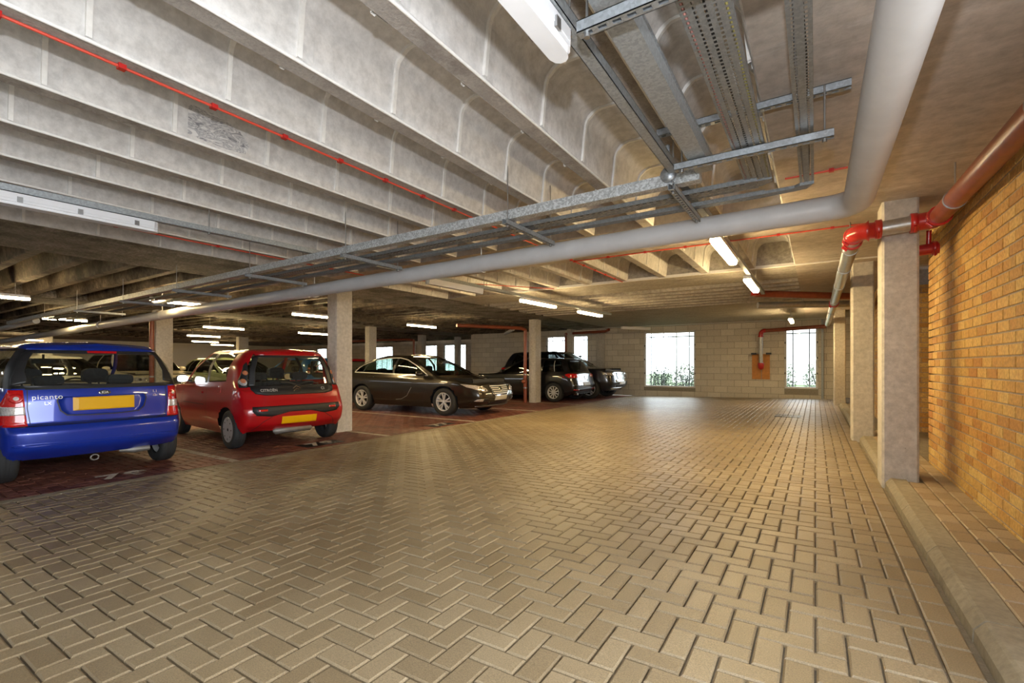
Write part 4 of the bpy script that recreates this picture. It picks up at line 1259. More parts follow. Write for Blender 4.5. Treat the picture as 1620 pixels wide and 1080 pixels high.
    def rims(s, rw, tw, spokes=5, twin=True, mat='alloy', style='spoke', width=0.16, hole_mat='under'):
        R = rw * 0.66
        m = MB()
        if style == 'spoke':
            m.lathe([(R, tw * 0.46), (R * 0.97, tw * 0.5), (R * 0.91, tw * 0.44), (R * 0.9, -tw * 0.3)], (0, 0, 0), 'x', 36)
            m.lathe([(0.001, tw * 0.43), (R * 0.16, tw * 0.43), (R * 0.22, tw * 0.38), (R * 0.22, tw * 0.2)], (0, 0, 0), 'x', 24)
            for i in range(spokes):
                offs = (-width * 0.62, width * 0.62) if twin else (0,)
                for of in offs:
                    a = 2 * math.pi * i / spokes + math.pi / 2
                    a1 = a + of * 0.55; a2 = a + of
                    w1, w2 = R * (0.055 if twin else width * .5), R * (0.07 if twin else width * .55)
                    def P(r, ang, wd, x): return (x, r * math.cos(ang) - wd * math.sin(ang), r * math.sin(ang) + wd * math.cos(ang))
                    v = [P(R * 0.14, a1, -w1, tw * 0.42), P(R * 0.14, a1, w1, tw * 0.42), P(R * 0.94, a2, w2, tw * 0.45), P(R * 0.94, a2, -w2, tw * 0.45),
                         P(R * 0.14, a1, -w1 * 1.3, tw * 0.3), P(R * 0.14, a1, w1 * 1.3, tw * 0.3), P(R * 0.94, a2, w2 * 1.3, tw * 0.33), P(R * 0.94, a2, -w2 * 1.3, tw * 0.33)]
                    m.add(v, [(0, 1, 2, 3), (0, 4, 5, 1), (1, 5, 6, 2), (2, 6, 7, 3), (3, 7, 4, 0)])
        else:
            m.lathe([(R, tw * 0.44), (R * 0.98, tw * 0.5), (R * 0.9, tw * 0.47), (R * 0.5, tw * 0.52), (R * 0.2, tw * 0.47), (0.001, tw * 0.47)], (0, 0, 0), 'x', 40)
        me = m.mesh('rim', [M[mat]])
        m = MB(); m.lathe([(R * 0.98, tw * 0.1), (0.001, tw * 0.1)], (0, 0, 0), 'x', 24); m2 = m.mesh('brake_disc', [M[hole_mat]])
        mh = None
        if style != 'spoke':
            hs = []
            for i in range(8):
                a = 2 * math.pi * i / 8; c, q = math.cos(a), math.sin(a); h = MB()
                r0 = R * 0.74; pts = []
                for j in range(10):
                    t = 2 * math.pi * j / 10; rr_, tt = r0 + R * 0.085 * math.cos(t), R * 0.055 * math.sin(t)
                    pts.append((tw * 0.52, rr_ * c - tt * q, rr_ * q + tt * c))
                h.add(pts, [tuple(range(10))]); hs.append(h.mesh('vent_hole', [M['under']]))
            h = MB(); h.lathe([(R * 0.13, tw * 0.48), (R * 0.1, tw * 0.50), (0.001, tw * 0.50)], (0, 0, 0), 'x', 16); hs.append(h.mesh('hub_cap', [M['under']]))
            mh = hs
        for w in s.wlist:
            put('rim', me, w)
            if style == 'spoke': put('brake_disc', m2, w)
            else:
                for x in mh: put(x.name.split('.')[0], x, w)
    def interior(s, y_front, y_rear, z0, hw, belt, roof, dash_y, seat_h=0.62, hr=True, fbase=0.25):
        # dark tub, seats, dashboard, steering wheel
        s_y0, s_y1 = s.inner
        m = MB(); m.box(-hw, hw, s_y0, s_y1, fbase - 0.06, fbase + 0.06)
        for w in (1, -1):
            m.box(w * (hw - 0.03) if w > 0 else -hw, hw if w > 0 else -hw + 0.03, s_y0, s_y1, fbase, z0)
        m.build('floor_pan', M['under'], s.root)
        m = MB(); m.box(-hw, hw, s_y0, y_rear - 0.12, z0 - 0.10, z0 - 0.06); m.build('parcel_shelf', M['seat'], s.root)
        m = MB(); m.box(-hw, hw, dash_y, s_y1, z0 - 0.35, z0 - 0.04); m.box(-hw * .96, hw * .96, dash_y - 0.12, dash_y + 0.25, z0 - 0.25, z0); m.build('dashboard', M['seat'], s.root)
        def seat(x, y, w, nm='seat'):
            m = MB(); m.smooth = True
            pr = [(y + 0.0, fbase + 0.12), (y + 0.48, fbase + 0.12), (y + 0.5, fbase + 0.28), (y + 0.08, fbase + 0.26), (y - 0.08, belt + 0.02), (y - 0.18, belt + 0.02), (y - 0.1, fbase + 0.2)]
            n = len(pr); v = [(x - w / 2, a, b) for a, b in pr] + [(x + w / 2, a, b) for a, b in pr]
            m.smooth = False
            m.add(v, [tuple(range(n)), tuple(range(2 * n - 1, n - 1, -1))] + [(i, n + i, n + (i + 1) % n, (i + 1) % n) for i in range(n)])
            st = m.build(nm, M['seat'], s.root)
            return st
        def rest(x, y, w, st, h=0.19):
            m = MB(); z = belt + 0.05; p = []
            for i in range(16):
                a = 2 * math.pi * i / 16; c, q = math.cos(a), math.sin(a)
                p.append((x + math.copysign(abs(c) ** 0.6, c) * w / 2, z + h / 2 + math.copysign(abs(q) ** 0.6, q) * h / 2))
            v = [(a, y - 0.20, b) for a, b in p] + [(a, y - 0.10, b) for a, b in p]
            m.add(v, [tuple(range(16)), tuple(range(31, 15, -1))] + [(i, 16 + i, 16 + (i + 1) % 16, (i + 1) % 16) for i in range(16)])
            m.box(x - 0.05, x - 0.035, y - 0.16, y - 0.145, belt - 0.05, z + 0.05); m.box(x + 0.035, x + 0.05, y - 0.16, y - 0.145, belt - 0.05, z + 0.05)
            m.build('headrest', M['seat'], st)
        for sx in (-1, 1):
            st = seat(sx * hw * 0.5, y_front, hw * 0.75); rest(sx * hw * 0.5, y_front, 0.26, st)
        st = seat(0, y_rear, hw * 1.75, 'rear_seat')
        for sx in (-1, 1): rest(sx * hw * 0.5, y_rear, 0.25, st, 0.12)
        m = MB(); c = Vector((hw * 0.5, dash_y - 0.25, z0 - 0.02)); t = 0.35
        m.tube([(c.x + 0.18 * math.cos(a), c.y + 0.18 * math.sin(a) * math.sin(t), c.z + 0.18 * math.sin(a) * math.cos(t)) for a in [2 * math.pi * i / 24 for i in range(25)]], 0.014, 8, False)
        m.tube([(c.x - 0.17, c.y, c.z), (c.x + 0.17, c.y, c.z)], 0.02, 6); m.build('steering_wheel', M['black'], s.root)
        m = MB(); m.box(-0.12, 0.12, dash_y - 0.18, dash_y - 0.15, roof - 0.19, roof - 0.13); m.box(-0.012, 0.012, dash_y - 0.165, dash_y - 0.15, roof - 0.13, roof - 0.06); m.build('rear_view_mirror', M['black'], s.root)
    def mirrors(s, x, y, z, mat, w=0.17, h=0.12):
        for sx in (1, -1):
            m = MB(); m.smooth = True
            n, V = 14, []
            for k, (t, sc) in enumerate(((-0.075, 0.92), (-0.07, 1.0), (-0.02, 1.0), (0.03, 0.8), (0.06, 0.35), (0.064, 0.02))):
                for i in range(n):
                    a = 2 * math.pi * i / n; c, q = math.cos(a), math.sin(a)
                    V.append((sx * (x + w / 2) + math.copysign(abs(c) ** 0.7, c) * w / 2 * sc, y + t, z + math.copysign(abs(q) ** 0.7, q) * h / 2 * sc))
            m.add(V, [(k * n + i, k * n + (i + 1) % n, (k + 1) * n + (i + 1) % n, (k + 1) * n + i) for k in range(5) for i in range(n)])
            m.smooth = False
            m.box(min(sx * (x - 0.07), sx * (x + 0.05)), max(sx * (x - 0.07), sx * (x + 0.05)), y - 0.02, y + 0.03, z - 0.055, z - 0.025)
            o = m.build('door_mirror', M[mat], s.root)
            m = MB(); m.add([(V[i][0], V[i][1] - 0.001, V[i][2]) for i in range(n)], [tuple(range(n))]); m.build('mirror_glass', M['chrome'], o)
    def place(s, x, y, z, heading):
        s.root.location = (x, y, z); s.root.rotation_euler[2] = heading

def mid(rows, a, b, bulge):     # insert a row half way, slightly bowed out
    return vlerp(rows[a], rows[b], 0.5, bulge)

# ---------------------------------------------------------------- blue hatchback, rear to the aisle
ysL = [-.24, -.02, .45, .95, 1.4, 1.9, 2.5]
rows = [row(.73, -.38, 2.93, ysL, (.25, .20, .19, .2)), row(.785, -.50, 2.98, ysL, (.36, .34, .33, .34)), row(.797, -.525, 3.0, ysL, (.52, .5, .5, .48)),
        row(.795, -.50, 2.97, ysL, (.585, .60, .58, .58)), row(.79, -.465, 2.92, ysL, (.63, .70, .68, .66)), row(.775, -.455, 2.78, ysL, (.84, .87, .84, .76)),
        row(.745, -.43, 2.12, [-.20, .12, .62, .72, 1.28, 1.86, 2.0], (.975, .98, .925, .93), kr=(.5, .93), br=(.01, .08))]
top = row(.60, -.26, 1.3, [-.04, .2, .58, .68, 1.0, 1.12, 1.22], (1.375, 1.39, 1.40, 1.385), kr=(.5, .9), br=(.008, .06))
rows += [vlerp(rows[6], top, .5, .03), top, row(.50, -.22, 1.16, [-.06, .15, .4, .6, .8, .95, 1.08], (1.43, 1.445, 1.45, 1.435)), [[0, y, 1.47 + .008 * math.sin(i / 4)] for i, y in enumerate([-.2, -.17, -.12, -.05, .1, .3, .5, .7, .85, .95, 1.0, 1.05, 1.08])]]
rows[-1] = [[0, p[1], 1.472 if 2 < i < 10 else 1.455] for i, p in enumerate(rows[-1])]
kia = Car('hatchback_car', 'bright blue hatchback parked with its rear to the aisle', rows, (6, 8), [(0, 2, 'rear_window'), (3, 5, 'quarter_window'), (5, 6, 'rear_door_window'), (6, 8, 'front_door_window'), (9, 12, 'windscreen')], 'blue', (0.0, 2.37), .277, .165, 1.40, group='parked cars', black_cells=[(2, 6), (2, 7)])
kia.rims(.277, .165, 5, False, 'alloy', width=0.3)
kia.inner = (-.30, 2.75)
kia.interior(1.15, .30, .88, .64, .93, 1.42, 1.95, fbase=0.32)
kia.mirrors(.78, 1.78, .99, 'blue')
K = kia
K.patch('window_surround', [(-.70, .962), (.70, .962), (.71, .985), (.70, 1.005), (-.70, 1.005), (-.71, .985)], 'rear', 'black', .004)
for sx in (-1, 1):
    K.patch('window_surround', [(sx * .585, 1.03), (sx * .705, 1.0), (sx * .70, 1.07), (sx * .60, 1.33), (sx * .545, 1.37), (sx * .50, 1.37), (sx * .555, 1.30), (sx * .60, 1.15)], 'rear', 'black', .004)
K.patch('window_surround', [(-.54, 1.335), (.54, 1.335), (.53, 1.372), (-.53, 1.372)], 'rear', 'black', .004)
K.patch('roof_spoiler', [(-.56, 1.372), (.56, 1.372), (.555, 1.392), (.45, 1.415), (-.45, 1.415), (-.555, 1.392)], 'rear', 'blue', .03, skirt=.06)
for sx in (-1, 1):
    L = [(sx * .775, .60), (sx * .60, .605), (sx * .615, .78), (sx * .625, .962), (sx * .72, .965), (sx * .765, .82)]
    tl = K.patch('tail_lamp', L, 'rear', 'lens_red', .012)
    K.patch('reverse_lamp', [(sx * .768, .71), (sx * .612, .715), (sx * .618, .80), (sx * .765, .80)], 'rear', 'lens_clear', .017, tl)
    c = (sx * .675, .88); K.patch('brake_lens', [(c[0] + .05 * math.cos(a), c[1] + .05 * math.sin(a)) for a in [i * .524 for i in range(12)]], 'rear', 'lens_red', .022, tl)
    K.patch('brake_lens_centre', [(c[0] + .022 * math.cos(a), c[1] + .022 * math.sin(a)) for a in [i * .524 for i in range(12)]], 'rear', 'lens_clear', .026, tl)
K.patch('plate_recess', [(-.31, .685), (.31, .685), (.36, .74), (.385, .84), (.37, .885), (-.37, .885), (-.385, .84), (-.36, .74)], 'rear', 'blue', .002, skirt=.0)
K.seam('recess_edge', [(-.37, .885), (-.385, .84), (-.36, .74), (-.31, .69), (-.1, .678), (.1, .678), (.31, .69), (.36, .74), (.385, .84), (.37, .885)], 'rear', .012, .004)
K.patch('number_plate', [(-.265, .733), (.265, .733), (.265, .872), (-.265, .872)], 'rear', 'plate_yellow', .016, flat=True)
K.seam('tailgate_seam', [(-.595, .96), (-.60, .78), (-.58, .615), (.58, .615), (.60, .78), (.595, .96)], 'rear', .008)
K.seam('bumper_seam', [(-.77, .60), (.77, .60)], 'rear', .010)
K.patch('bumper_step', [(-.70, .395), (.70, .395), (.715, .41), (.70, .425), (-.70, .425), (-.715, .41)], 'rear', 'blue', .012)
bd = K.patch('maker_badge', [(.055 * math.cos(a), .915 + .026 * math.sin(a)) for a in [i * .35 for i in range(18)]], 'rear', 'chrome', .010)
K.patch('badge_field', [(.047 * math.cos(a), .915 + .020 * math.sin(a)) for a in [i * .35 for i in range(18)]], 'rear', 'black', .014, bd)
K.text('KIA', 0, .915, .036, 'rear', 'silver', .021, 1.1, bd, bold=.0012)
K.text('picanto', -.455, .885, .07, 'rear', 'silver', .007, 1.1)
K.text('LX', -.455, .82, .045, 'rear', 'silver', .007)
K.text('1.1', .475, .905, .045, 'rear', 'silver', .007)
K.text('12v', .475, .86, .035, 'rear', 'silver', .007)
K.seam('wiper', [(.02, .995), (-.15, 1.01), (-.38, 1.02)], 'rear', .014, .02)
K.patch('dealer_sticker', [(-.10, 1.345), (.16, 1.345), (.16, 1.37), (-.10, 1.37)], 'rear', 'lens_red', .008, flat=True)
m = MB(); m.tube([(.18, -.30, .235), (.30, -.36, .235), (.44, -.38, .235)], [.025, .04, .03], 12); m.build('exhaust', M['muffler'], K.root)
m = MB(); m.tube([(-.06 + .035 * math.cos(a), -.36, .20 + .03 * math.sin(a)) for a in [i * .5 for i in range(13)]], .008, 6, False); m.build('tow_eye', M['muffler'], K.root)
for sd in ('left', 'right'):
    K.seam('door_seam', [(.60, .93), (.62, .55), (.62, .30)], sd); K.seam('door_seam', [(1.85, .9), (1.9, .55), (1.85, .28)], sd)
K.place(-7.03, 1.93, BAYZ, math.radians(90))

# ---------------------------------------------------------------- red hatchback, rear to the aisle, slightly askew
ysL = [-.26, -.02, .45, .95, 1.4, 1.9, 2.5]
rows = [row(.74, -.42, 2.93, ysL, (.26, .20, .19, .2)), row(.80, -.53, 2.98, ysL, (.36, .34, .33, .34)), row(.815, -.565, 3.0, ysL, (.50, .5, .5, .48)),
        row(.81, -.56, 2.97, ysL, (.60, .60, .60, .58)), row(.80, -.50, 2.92, ysL, (.72, .74, .73, .68)), row(.775, -.46, 2.78, ysL, (.83, .88, .86, .78)),
        row(.755, -.42, 2.1, [-.13, .15, .42, .86, .98, 1.86, 2.0], (.90, .985, .91, .93), kr=(.5, .90), br=(.012, .10))]
top = row(.60, -.27, 1.3, [-.06, .12, .3, .82, .93, 1.12, 1.22], (1.375, 1.37, 1.40, 1.385), kr=(.5, .86), br=(.012, .08))
rows += [vlerp(rows[6], top, .5, .035), top, row(.48, -.22, 1.16, [-.06, .15, .4, .6, .8, .95, 1.08], (1.43, 1.44, 1.445, 1.43)), [[0, y, 1.465 if 2 < i < 10 else 1.445] for i, y in enumerate([-.2, -.17, -.12, -.05, .1, .3, .5, .7, .85, .95, 1.0, 1.05, 1.08])]]
cit = Car('hatchback_car', 'small red hatchback parked with its rear to the aisle beside the pillar', rows, (6, 8), [(0, 2, 'rear_window'), (4, 6, 'quarter_window'), (7, 8, 'front_door_window'), (9, 12, 'windscreen')], 'red', (0.0, 2.34), .279, .16, 1.42, group='parked cars', black_cells=[(6, 6), (6, 7)])
cit.rims(.279, .16, style='cover', mat='cover')
cit.inner = (-.30, 2.75)
cit.interior(1.15, .30, .88, .64, .93, 1.42, 1.95, fbase=0.32)
cit.mirrors(.79, 1.78, .99, 'black')
K = cit
K.patch('hatch_trim', [(-.58, .80), (-.45, .775), (.45, .775), (.58, .80), (.62, .86), (.62, .915), (-.62, .915), (-.62, .86)], 'rear', 'black', .010)
for sx in (-1, 1):
    K.patch('window_surround', [(sx * .56, .90), (sx * .64, .90), (sx * .60, 1.15), (sx * .53, 1.34), (sx * .46, 1.34), (sx * .53, 1.15)], 'rear', 'black', .006)
    lp = K.patch('tail_lamp_cluster', [(sx * .655, .89), (sx * .745, .89), (sx * .725, 1.0), (sx * .655, 1.21), (sx * .61, 1.26), (sx * .62, 1.12)], 'rear', 'black', .012)
    for cx, cz, r, mt in ((.69, .965, .048, 'lens_clear'), (.69, .985, .034, 'lens_amber'), (.655, 1.10, .034, 'lens_amber')):
        K.patch('lamp_lens', [(sx * cx + r * .85 * math.cos(a), cz + r * math.sin(a)) for a in [i * .524 for i in range(12)]], 'rear', mt, .03 if mt == 'lens_amber' and r == .034 and cz < 1 else .024, lp)
K.patch('window_surround', [(-.52, 1.325), (.52, 1.325), (.50, 1.355), (-.50, 1.355)], 'rear', 'black', .006)
K.patch('roof_spoiler', [(-.50, 1.355), (.50, 1.355), (.48, 1.40), (.38, 1.425), (-.38, 1.425), (-.48, 1.40)], 'rear', 'red', .025, skirt=.06)
K.patch('bumper_insert', [(-.60, .50), (-.40, .475), (-.33, .53), (.33, .53), (.40, .475), (.60, .50), (.655, .56), (.65, .625), (-.65, .625), (-.655, .56)], 'rear', 'black', .010)
for sx in (-1, 1): K.patch('fog_lamp', [(sx * .58, .555), (sx * .46, .555), (sx * .46, .585), (sx * .58, .585)], 'rear', 'lens_red', .018)
K.patch('number_plate', [(-.26, .355), (.26, .355), (.26, .465), (-.26, .465)], 'rear', 'plate_yellow', .014, flat=True)
K.seam('bumper_seam', [(-.62, .28), (-.52, .40), (-.40, .47)], 'rear', .008); K.seam('bumper_seam', [(.62, .28), (.52, .40), (.40, .47)], 'rear', .008)
m = MB()
for dz in (0, .038):
    for sx in (-1, 1):
        m.add([tuple((K.hit(x, z, 'rear')[0] or Vector((x, -.5, z))) + Vector((0, -.016, 0))) for x, z in ((0, .855 + dz), (sx * .055, .818 + dz), (sx * .055, .835 + dz), (0, .872 + dz))], [(0, 1, 2, 3)])
m.build('chevron_emblem', M['chrome'], K.root)
K.text('CITROËN', -.40, .845, .05, 'rear', 'silver', .014, 1.1, bold=.0012)
K.text('C1', .42, .85, .055, 'rear', 'silver', .014, 1.0, bold=.001)
K.seam('wiper', [(.02, .915), (-.12, .955), (-.22, .96)], 'rear', .02, .02); K.seam('wiper', [(.02, .915), (.2, .96), (.36, .93)], 'rear', .012, .02)
m = MB(); m.tube([(-.33, -.40, .25), (-.30, -.41, .25), (.22, -.41, .255), (.25, -.40, .255)], [.02, .05, .05, .02], 16); m.build('muffler', M['muffler'], K.root)
m = MB(); m.tube([(.25, -.40, .26), (.40, -.36, .29), (.52, -.30, .30)], .02, 8); m.build('exhaust', M['muffler'], K.root)
K.seam('door_seam', [(.88, 1.0), (.86, .75), (.80, .45), (.82, .25)], 'left', .007); K.seam('door_seam', [(1.95, .92), (2.0, .6), (1.9, .27)], 'left', .007)
K.seam('crease', [(.9, .60), (1.9, .60)], 'left', .01, .003, 'black')
K.patch('door_handle', [(.98, .77), (1.14, .765), (1.15, .79), (1.0, .80)], 'left', 'red', .025)
K.patch('fuel_flap', [(.28, .80), (.40, .80), (.40, .90), (.28, .90)], 'left', 'red', .004)
K.place(-7.03, 4.27, BAYZ, math.radians(90 - 7.0))

# ---------------------------------------------------------------- bronze saloon, nose to the aisle
ysL = [-.55, -.05, .55, 1.15, 1.7, 2.25, 3.05]
rows = [row(.82, -.90, 3.62, ysL, (.30, .19, .18, .2)), row(.89, -1.0, 3.76, ysL, (.42, .33, .32, .34)), row(.925, -1.03, 3.80, ysL, (.60, .5, .5, .46)),
        row(.928, -1.03, 3.78, ysL, (.72, .66, .64, .58)), row(.92, -1.02, 3.72, ysL, (.85, .82, .77, .70)), row(.895, -.99, 3.62, ysL, (.99, .92, .86, .775), kf=(.48, .80)),
        row(.845, -.55, 2.72, [-.36, .0, .18, 1.05, 1.13, 2.22, 2.45], (1.07, 1.02, .955, .955), kr=(.5, .9), kf=(.48, .85), br=(.02, .12), bf=(.05, .24))]
top = row(.60, .32, 1.68, [.22, .34, .44, 1.0, 1.08, 1.38, 1.50], (1.40, 1.36, 1.405, 1.405), kr=(.5, .9), br=(-.02, -.08), bf=(.03, .12))
rows += [vlerp(rows[6], top, .5, .045), top, row(.50, .45, 1.5, [.5, .6, .75, .9, 1.1, 1.25, 1.4], (1.45, 1.455, 1.465, 1.45), br=(0, .02)), [[0, y, 1.49 if 2 < i < 10 else 1.465] for i, y in enumerate([.48, .5, .54, .6, .7, .8, .9, 1.0, 1.15, 1.25, 1.32, 1.38, 1.42])]]
ins = Car('saloon_car', 'bronze grey saloon parked nose to the aisle behind the pillar', rows, (6, 8), [(0, 2, 'rear_window'), (3, 4, 'quarter_window'), (4, 6, 'rear_door_window'), (7, 8, 'front_door_window'), (9, 12, 'windscreen')], 'bronze', (0.0, 2.74), .335, .235, 1.62, group='parked cars', arch=1.13, glassmat='mid_glass', black_cells=[(6, 6), (6, 7)])
ins.rims(.335, .235, 5, True, 'alloy', width=0.34)
ins.inner = (-.75, 3.45)
ins.interior(1.35, .35, .90, .74, .95, 1.44, 2.25, fbase=0.32)
ins.mirrors(.90, 2.10, 1.0, 'bronze', .2, .13)
K = ins
for sd in ('right', 'left'):
    K.seam('chrome_strip', [(-.34, 1.02), (.0, 1.012), (1.0, .985), (1.7, .965), (2.22, .955)], sd, .026, .007, 'silver')
    K.seam('chrome_strip', [(-.34, 1.02), (-.2, 1.14), (.05, 1.27), (.3, 1.345), (.7, 1.395), (1.1, 1.395), (1.4, 1.345), (1.8, 1.2), (2.22, .955)], sd, .022, .007, 'silver')
    K.seam('window_divider', [(-.02, 1.02), (.14, 1.29)], sd, .03, .006)
    K.seam('door_seam', [(1.08, .98), (1.08, .6), (1.0, .26)], sd, .007); K.seam('door_seam', [(.05, 1.0), (.2, .75), (.35, .5), (.40, .28)], sd, .007); K.seam('door_seam', [(2.2, .95), (2.22, .6), (2.05, .27)], sd, .007)
    K.seam('side_crease', [(-.4, .86), (.5, .845), (1.5, .80), (2.2, .745)], sd, .010, .003, 'black')
    K.seam('blade_crease', [(1.75, .66), (1.6, .45), (1.4, .36), (1.2, .34)], sd, .016, .004, 'muffler')
    K.patch('door_handle', [(1.2, .87), (1.42, .86), (1.43, .885), (1.22, .90)], sd, 'bronze', .03)
    K.patch('door_handle', [(.22, .90), (.44, .89), (.45, .915), (.24, .93)], sd, 'bronze', .03)
for sx in (-1, 1):
    hl = K.patch('headlamp', [(sx * .885, .765), (sx * .74, .735), (sx * .52, .655), (sx * .50, .60), (sx * .62, .585), (sx * .78, .63), (sx * .86, .69)], 'front', 'lens_clear', .010)
    for cx, cz in ((.60, .635), (.70, .665)):
        K.patch('projector', [(sx * cx + .036 * math.cos(a), cz + .034 * math.sin(a)) for a in [i * .524 for i in range(12)]], 'front', 'chrome', .02, hl)
    fg = K.patch('fog_lamp_recess', [(sx * .82, .36), (sx * .50, .335), (sx * .48, .415), (sx * .62, .43), (sx * .80, .42)], 'front', 'black', .006)
    K.patch('fog_lamp', [(sx * .80, .365), (sx * .66, .355), (sx * .66, .415), (sx * .78, .415)], 'front', 'lens_clear', .012, fg)
gr = K.patch('grille', [(-.40, .70), (-.36, .55), (-.28, .49), (.28, .49), (.36, .55), (.40, .70), (.34, .745), (-.34, .745)], 'front', 'black', .008)
for z in (.535, .58, .625, .67, .715):
    w = .30 + (z - .5) * .42; K.seam('grille_bar', [(-w, z), (0, z - .004), (w, z)], 'front', .02, .018, 'silver', gr)
K.seam('grille_frame', [(-.40, .70), (-.36, .55), (-.28, .49), (.28, .49), (.36, .55), (.40, .70), (.34, .745), (-.34, .745), (-.40, .70)], 'front', .022, .018, 'chrome', gr)
K.patch('emblem', [(.065 * math.cos(a), .645 + .06 * math.sin(a)) for a in [i * .4 for i in range(16)]], 'front', 'chrome', .03, gr)
K.patch('number_plate', [(-.26, .37), (.26, .37), (.26, .48), (-.26, .48)], 'front', 'plate_grey', .03, flat=True)
K.patch('lower_grille', [(-.42, .27), (.42, .27), (.44, .34), (-.44, .34)], 'front', 'black', .010)
K.seam('bonnet_seam', [(-.50, .71), (-.42, .755), (0, .765), (.42, .755), (.50, .71)], 'front', .008)
K.patch('splitter', [(-.70, .225), (.70, .225), (.72, .25), (-.72, .25)], 'front', 'muffler', .03)
K.place(-10.22, 9.30, BAYZ, math.radians(-90 + 3.0))

# ---------------------------------------------------------------- black hatchback, rear to the aisle
ysL = [-.38, -.03, .5, 1.05, 1.6, 2.1, 2.9]
rows = [row(.80, -.66, 3.36, ysL, (.28, .19, .18, .2)), row(.88, -.78, 3.44, ysL, (.40, .34, .33, .34)), row(.895, -.81, 3.47, ysL, (.54, .5, .5, .46)),
        row(.895, -.79, 3.45, ysL, (.62, .64, .62, .58)), row(.885, -.74, 3.40, ysL, (.78, .80, .77, .70)), row(.865, -.71, 3.25, ysL, (.92, .92, .88, .79)),
        row(.82, -.66, 2.45, [-.36, .0, .45, .55, 1.2, 2.05, 2.25], (.99, 1.0, .945, .95), kr=(.5, .9), br=(.015, .10))]
top = row(.62, -.40, 1.45, [-.16, .1, .42, .52, 1.05, 1.2, 1.34], (1.36, 1.355, 1.385, 1.375), kr=(.5, .9), br=(.01, .06))
rows += [vlerp(rows[6], top, .5, .035), top, row(.50, -.34, 1.3, [-.12, .1, .35, .6, .85, 1.05, 1.2], (1.415, 1.425, 1.435, 1.42)), [[0, y, 1.452 if 2 < i < 10 else 1.43] for i, y in enumerate([-.32, -.28, -.2, -.1, .1, .3, .5, .7, .9, 1.0, 1.1, 1.17, 1.22])]]
gol = Car('hatchback_car', 'black hatchback parked with its rear to the aisle behind the second pillar', rows, (6, 8), [(0, 2, 'rear_window'), (3, 4, 'quarter_window'), (4, 5, 'rear_door_window'), (6, 8, 'front_door_window'), (9, 12, 'windscreen')], 'car_black', (0.0, 2.62), .318, .225, 1.56, group='parked cars', glassmat='dark_glass')
gol.rims(.318, .225, 10, False, 'alloy', width=0.13)
gol.inner = (-.5, 3.15)
gol.interior(1.3, .4, .9, .72, .95, 1.4, 2.2, fbase=.32)
gol.mirrors(.87, 1.98, 1.0, 'car_black')
K = gol
for sx in (-1, 1):
    tl = K.patch('tail_lamp', [(sx * .875, .80), (sx * .72, .79), (sx * .46, .82), (sx * .45, .90), (sx * .60, .935), (sx * .80, .93), (sx * .87, .88)], 'rear', 'lens_red', .010)
    K.patch('reverse_lamp', [(sx * .60, .81), (sx * .47, .825), (sx * .47, .87), (sx * .60, .86)], 'rear', 'lens_clear', .016, tl)
    K.patch('reflector', [(sx * .80, .40), (sx * .52, .385), (sx * .52, .415), (sx * .80, .43)], 'rear', 'lens_red', .010)
for sd in ('left', 'right'):
    K.patch('tail_lamp', [(-.66, .81), (-.46, .84), (-.40, .90), (-.50, .935), (-.66, .93)], sd, 'lens_red', .008)
    K.seam('window_divider', [(-.02, 1.0), (.06, 1.36)], sd, .02, .004, 'silver')
    K.seam('door_seam', [(.5, .97), (.5, .6), (.45, .27)], sd, .006); K.seam('door_seam', [(-.1, .97), (.05, .75), (.25, .5), (.3, .27)], sd, .006)
    K.patch('door_handle', [(.62, .86), (.84, .855), (.84, .88), (.63, .89)], sd, 'car_black', .03)
K.patch('number_plate', [(-.26, .54), (.26, .54), (.26, .65), (-.26, .65)], 'rear', 'plate_grey', .02, flat=True)
K.patch('roof_spoiler', [(-.54, 1.36), (.54, 1.36), (.52, 1.385), (.44, 1.41), (-.44, 1.41), (-.52, 1.385)], 'rear', 'car_black', .04, skirt=.08)
K.patch('diffuser', [(-.6, .27), (.6, .27), (.64, .34), (-.64, .34)], 'rear', 'black', .01)
K.seam('bumper_seam', [(-.86, .70), (-.5, .69), (.5, .69), (.86, .70)], 'rear', .008)
K.patch('emblem', [(.055 * math.cos(a), .80 + .055 * math.sin(a)) for a in [i * .4 for i in range(16)]], 'rear', 'chrome', .014)
K.seam('wiper', [(.0, 1.0), (-.2, 1.03), (-.42, 1.03)], 'rear', .014, .02)
m = MB(); m.tube([(-.55, -.72, .27), (-.55, -.6, .27)], .035, 10); m.build('exhaust', M['chrome'], K.root)
K.place(-7.18, 14.5, BAYZ, math.radians(90))

# ---------------------------------------------------------------- dark off-roader, nose to the aisle
ysL = [-.55, -.05, .6, 1.25, 1.85, 2.35, 3.2]
rows = [row(.85, -.90, 3.66, ysL, (.38, .26, .26, .30)), row(.93, -1.0, 3.80, ysL, (.50, .42, .42, .44)), row(.965, -1.02, 3.84, ysL, (.72, .62, .62, .58)),
        row(.968, -1.0, 3.82, ysL, (.88, .80, .80, .74)), row(.96, -.98, 3.78, ysL, (1.0, .98, .96, .90)), row(.935, -.95, 3.68, ysL, (1.10, 1.10, 1.06, 1.0), kf=(.48, .82)),
        row(.885, -.86, 2.72, [-.42, .1, .75, .85, 1.4, 2.28, 2.5], (1.16, 1.17, 1.13, 1.13), kr=(.5, .9), br=(.015, .10), bf=(.05, .2))]
top = row(.68, -.58, 1.72, [-.24, .15, .7, .8, 1.3, 1.45, 1.6], (1.63, 1.63, 1.66, 1.65), kr=(.5, .9), br=(.01, .06))
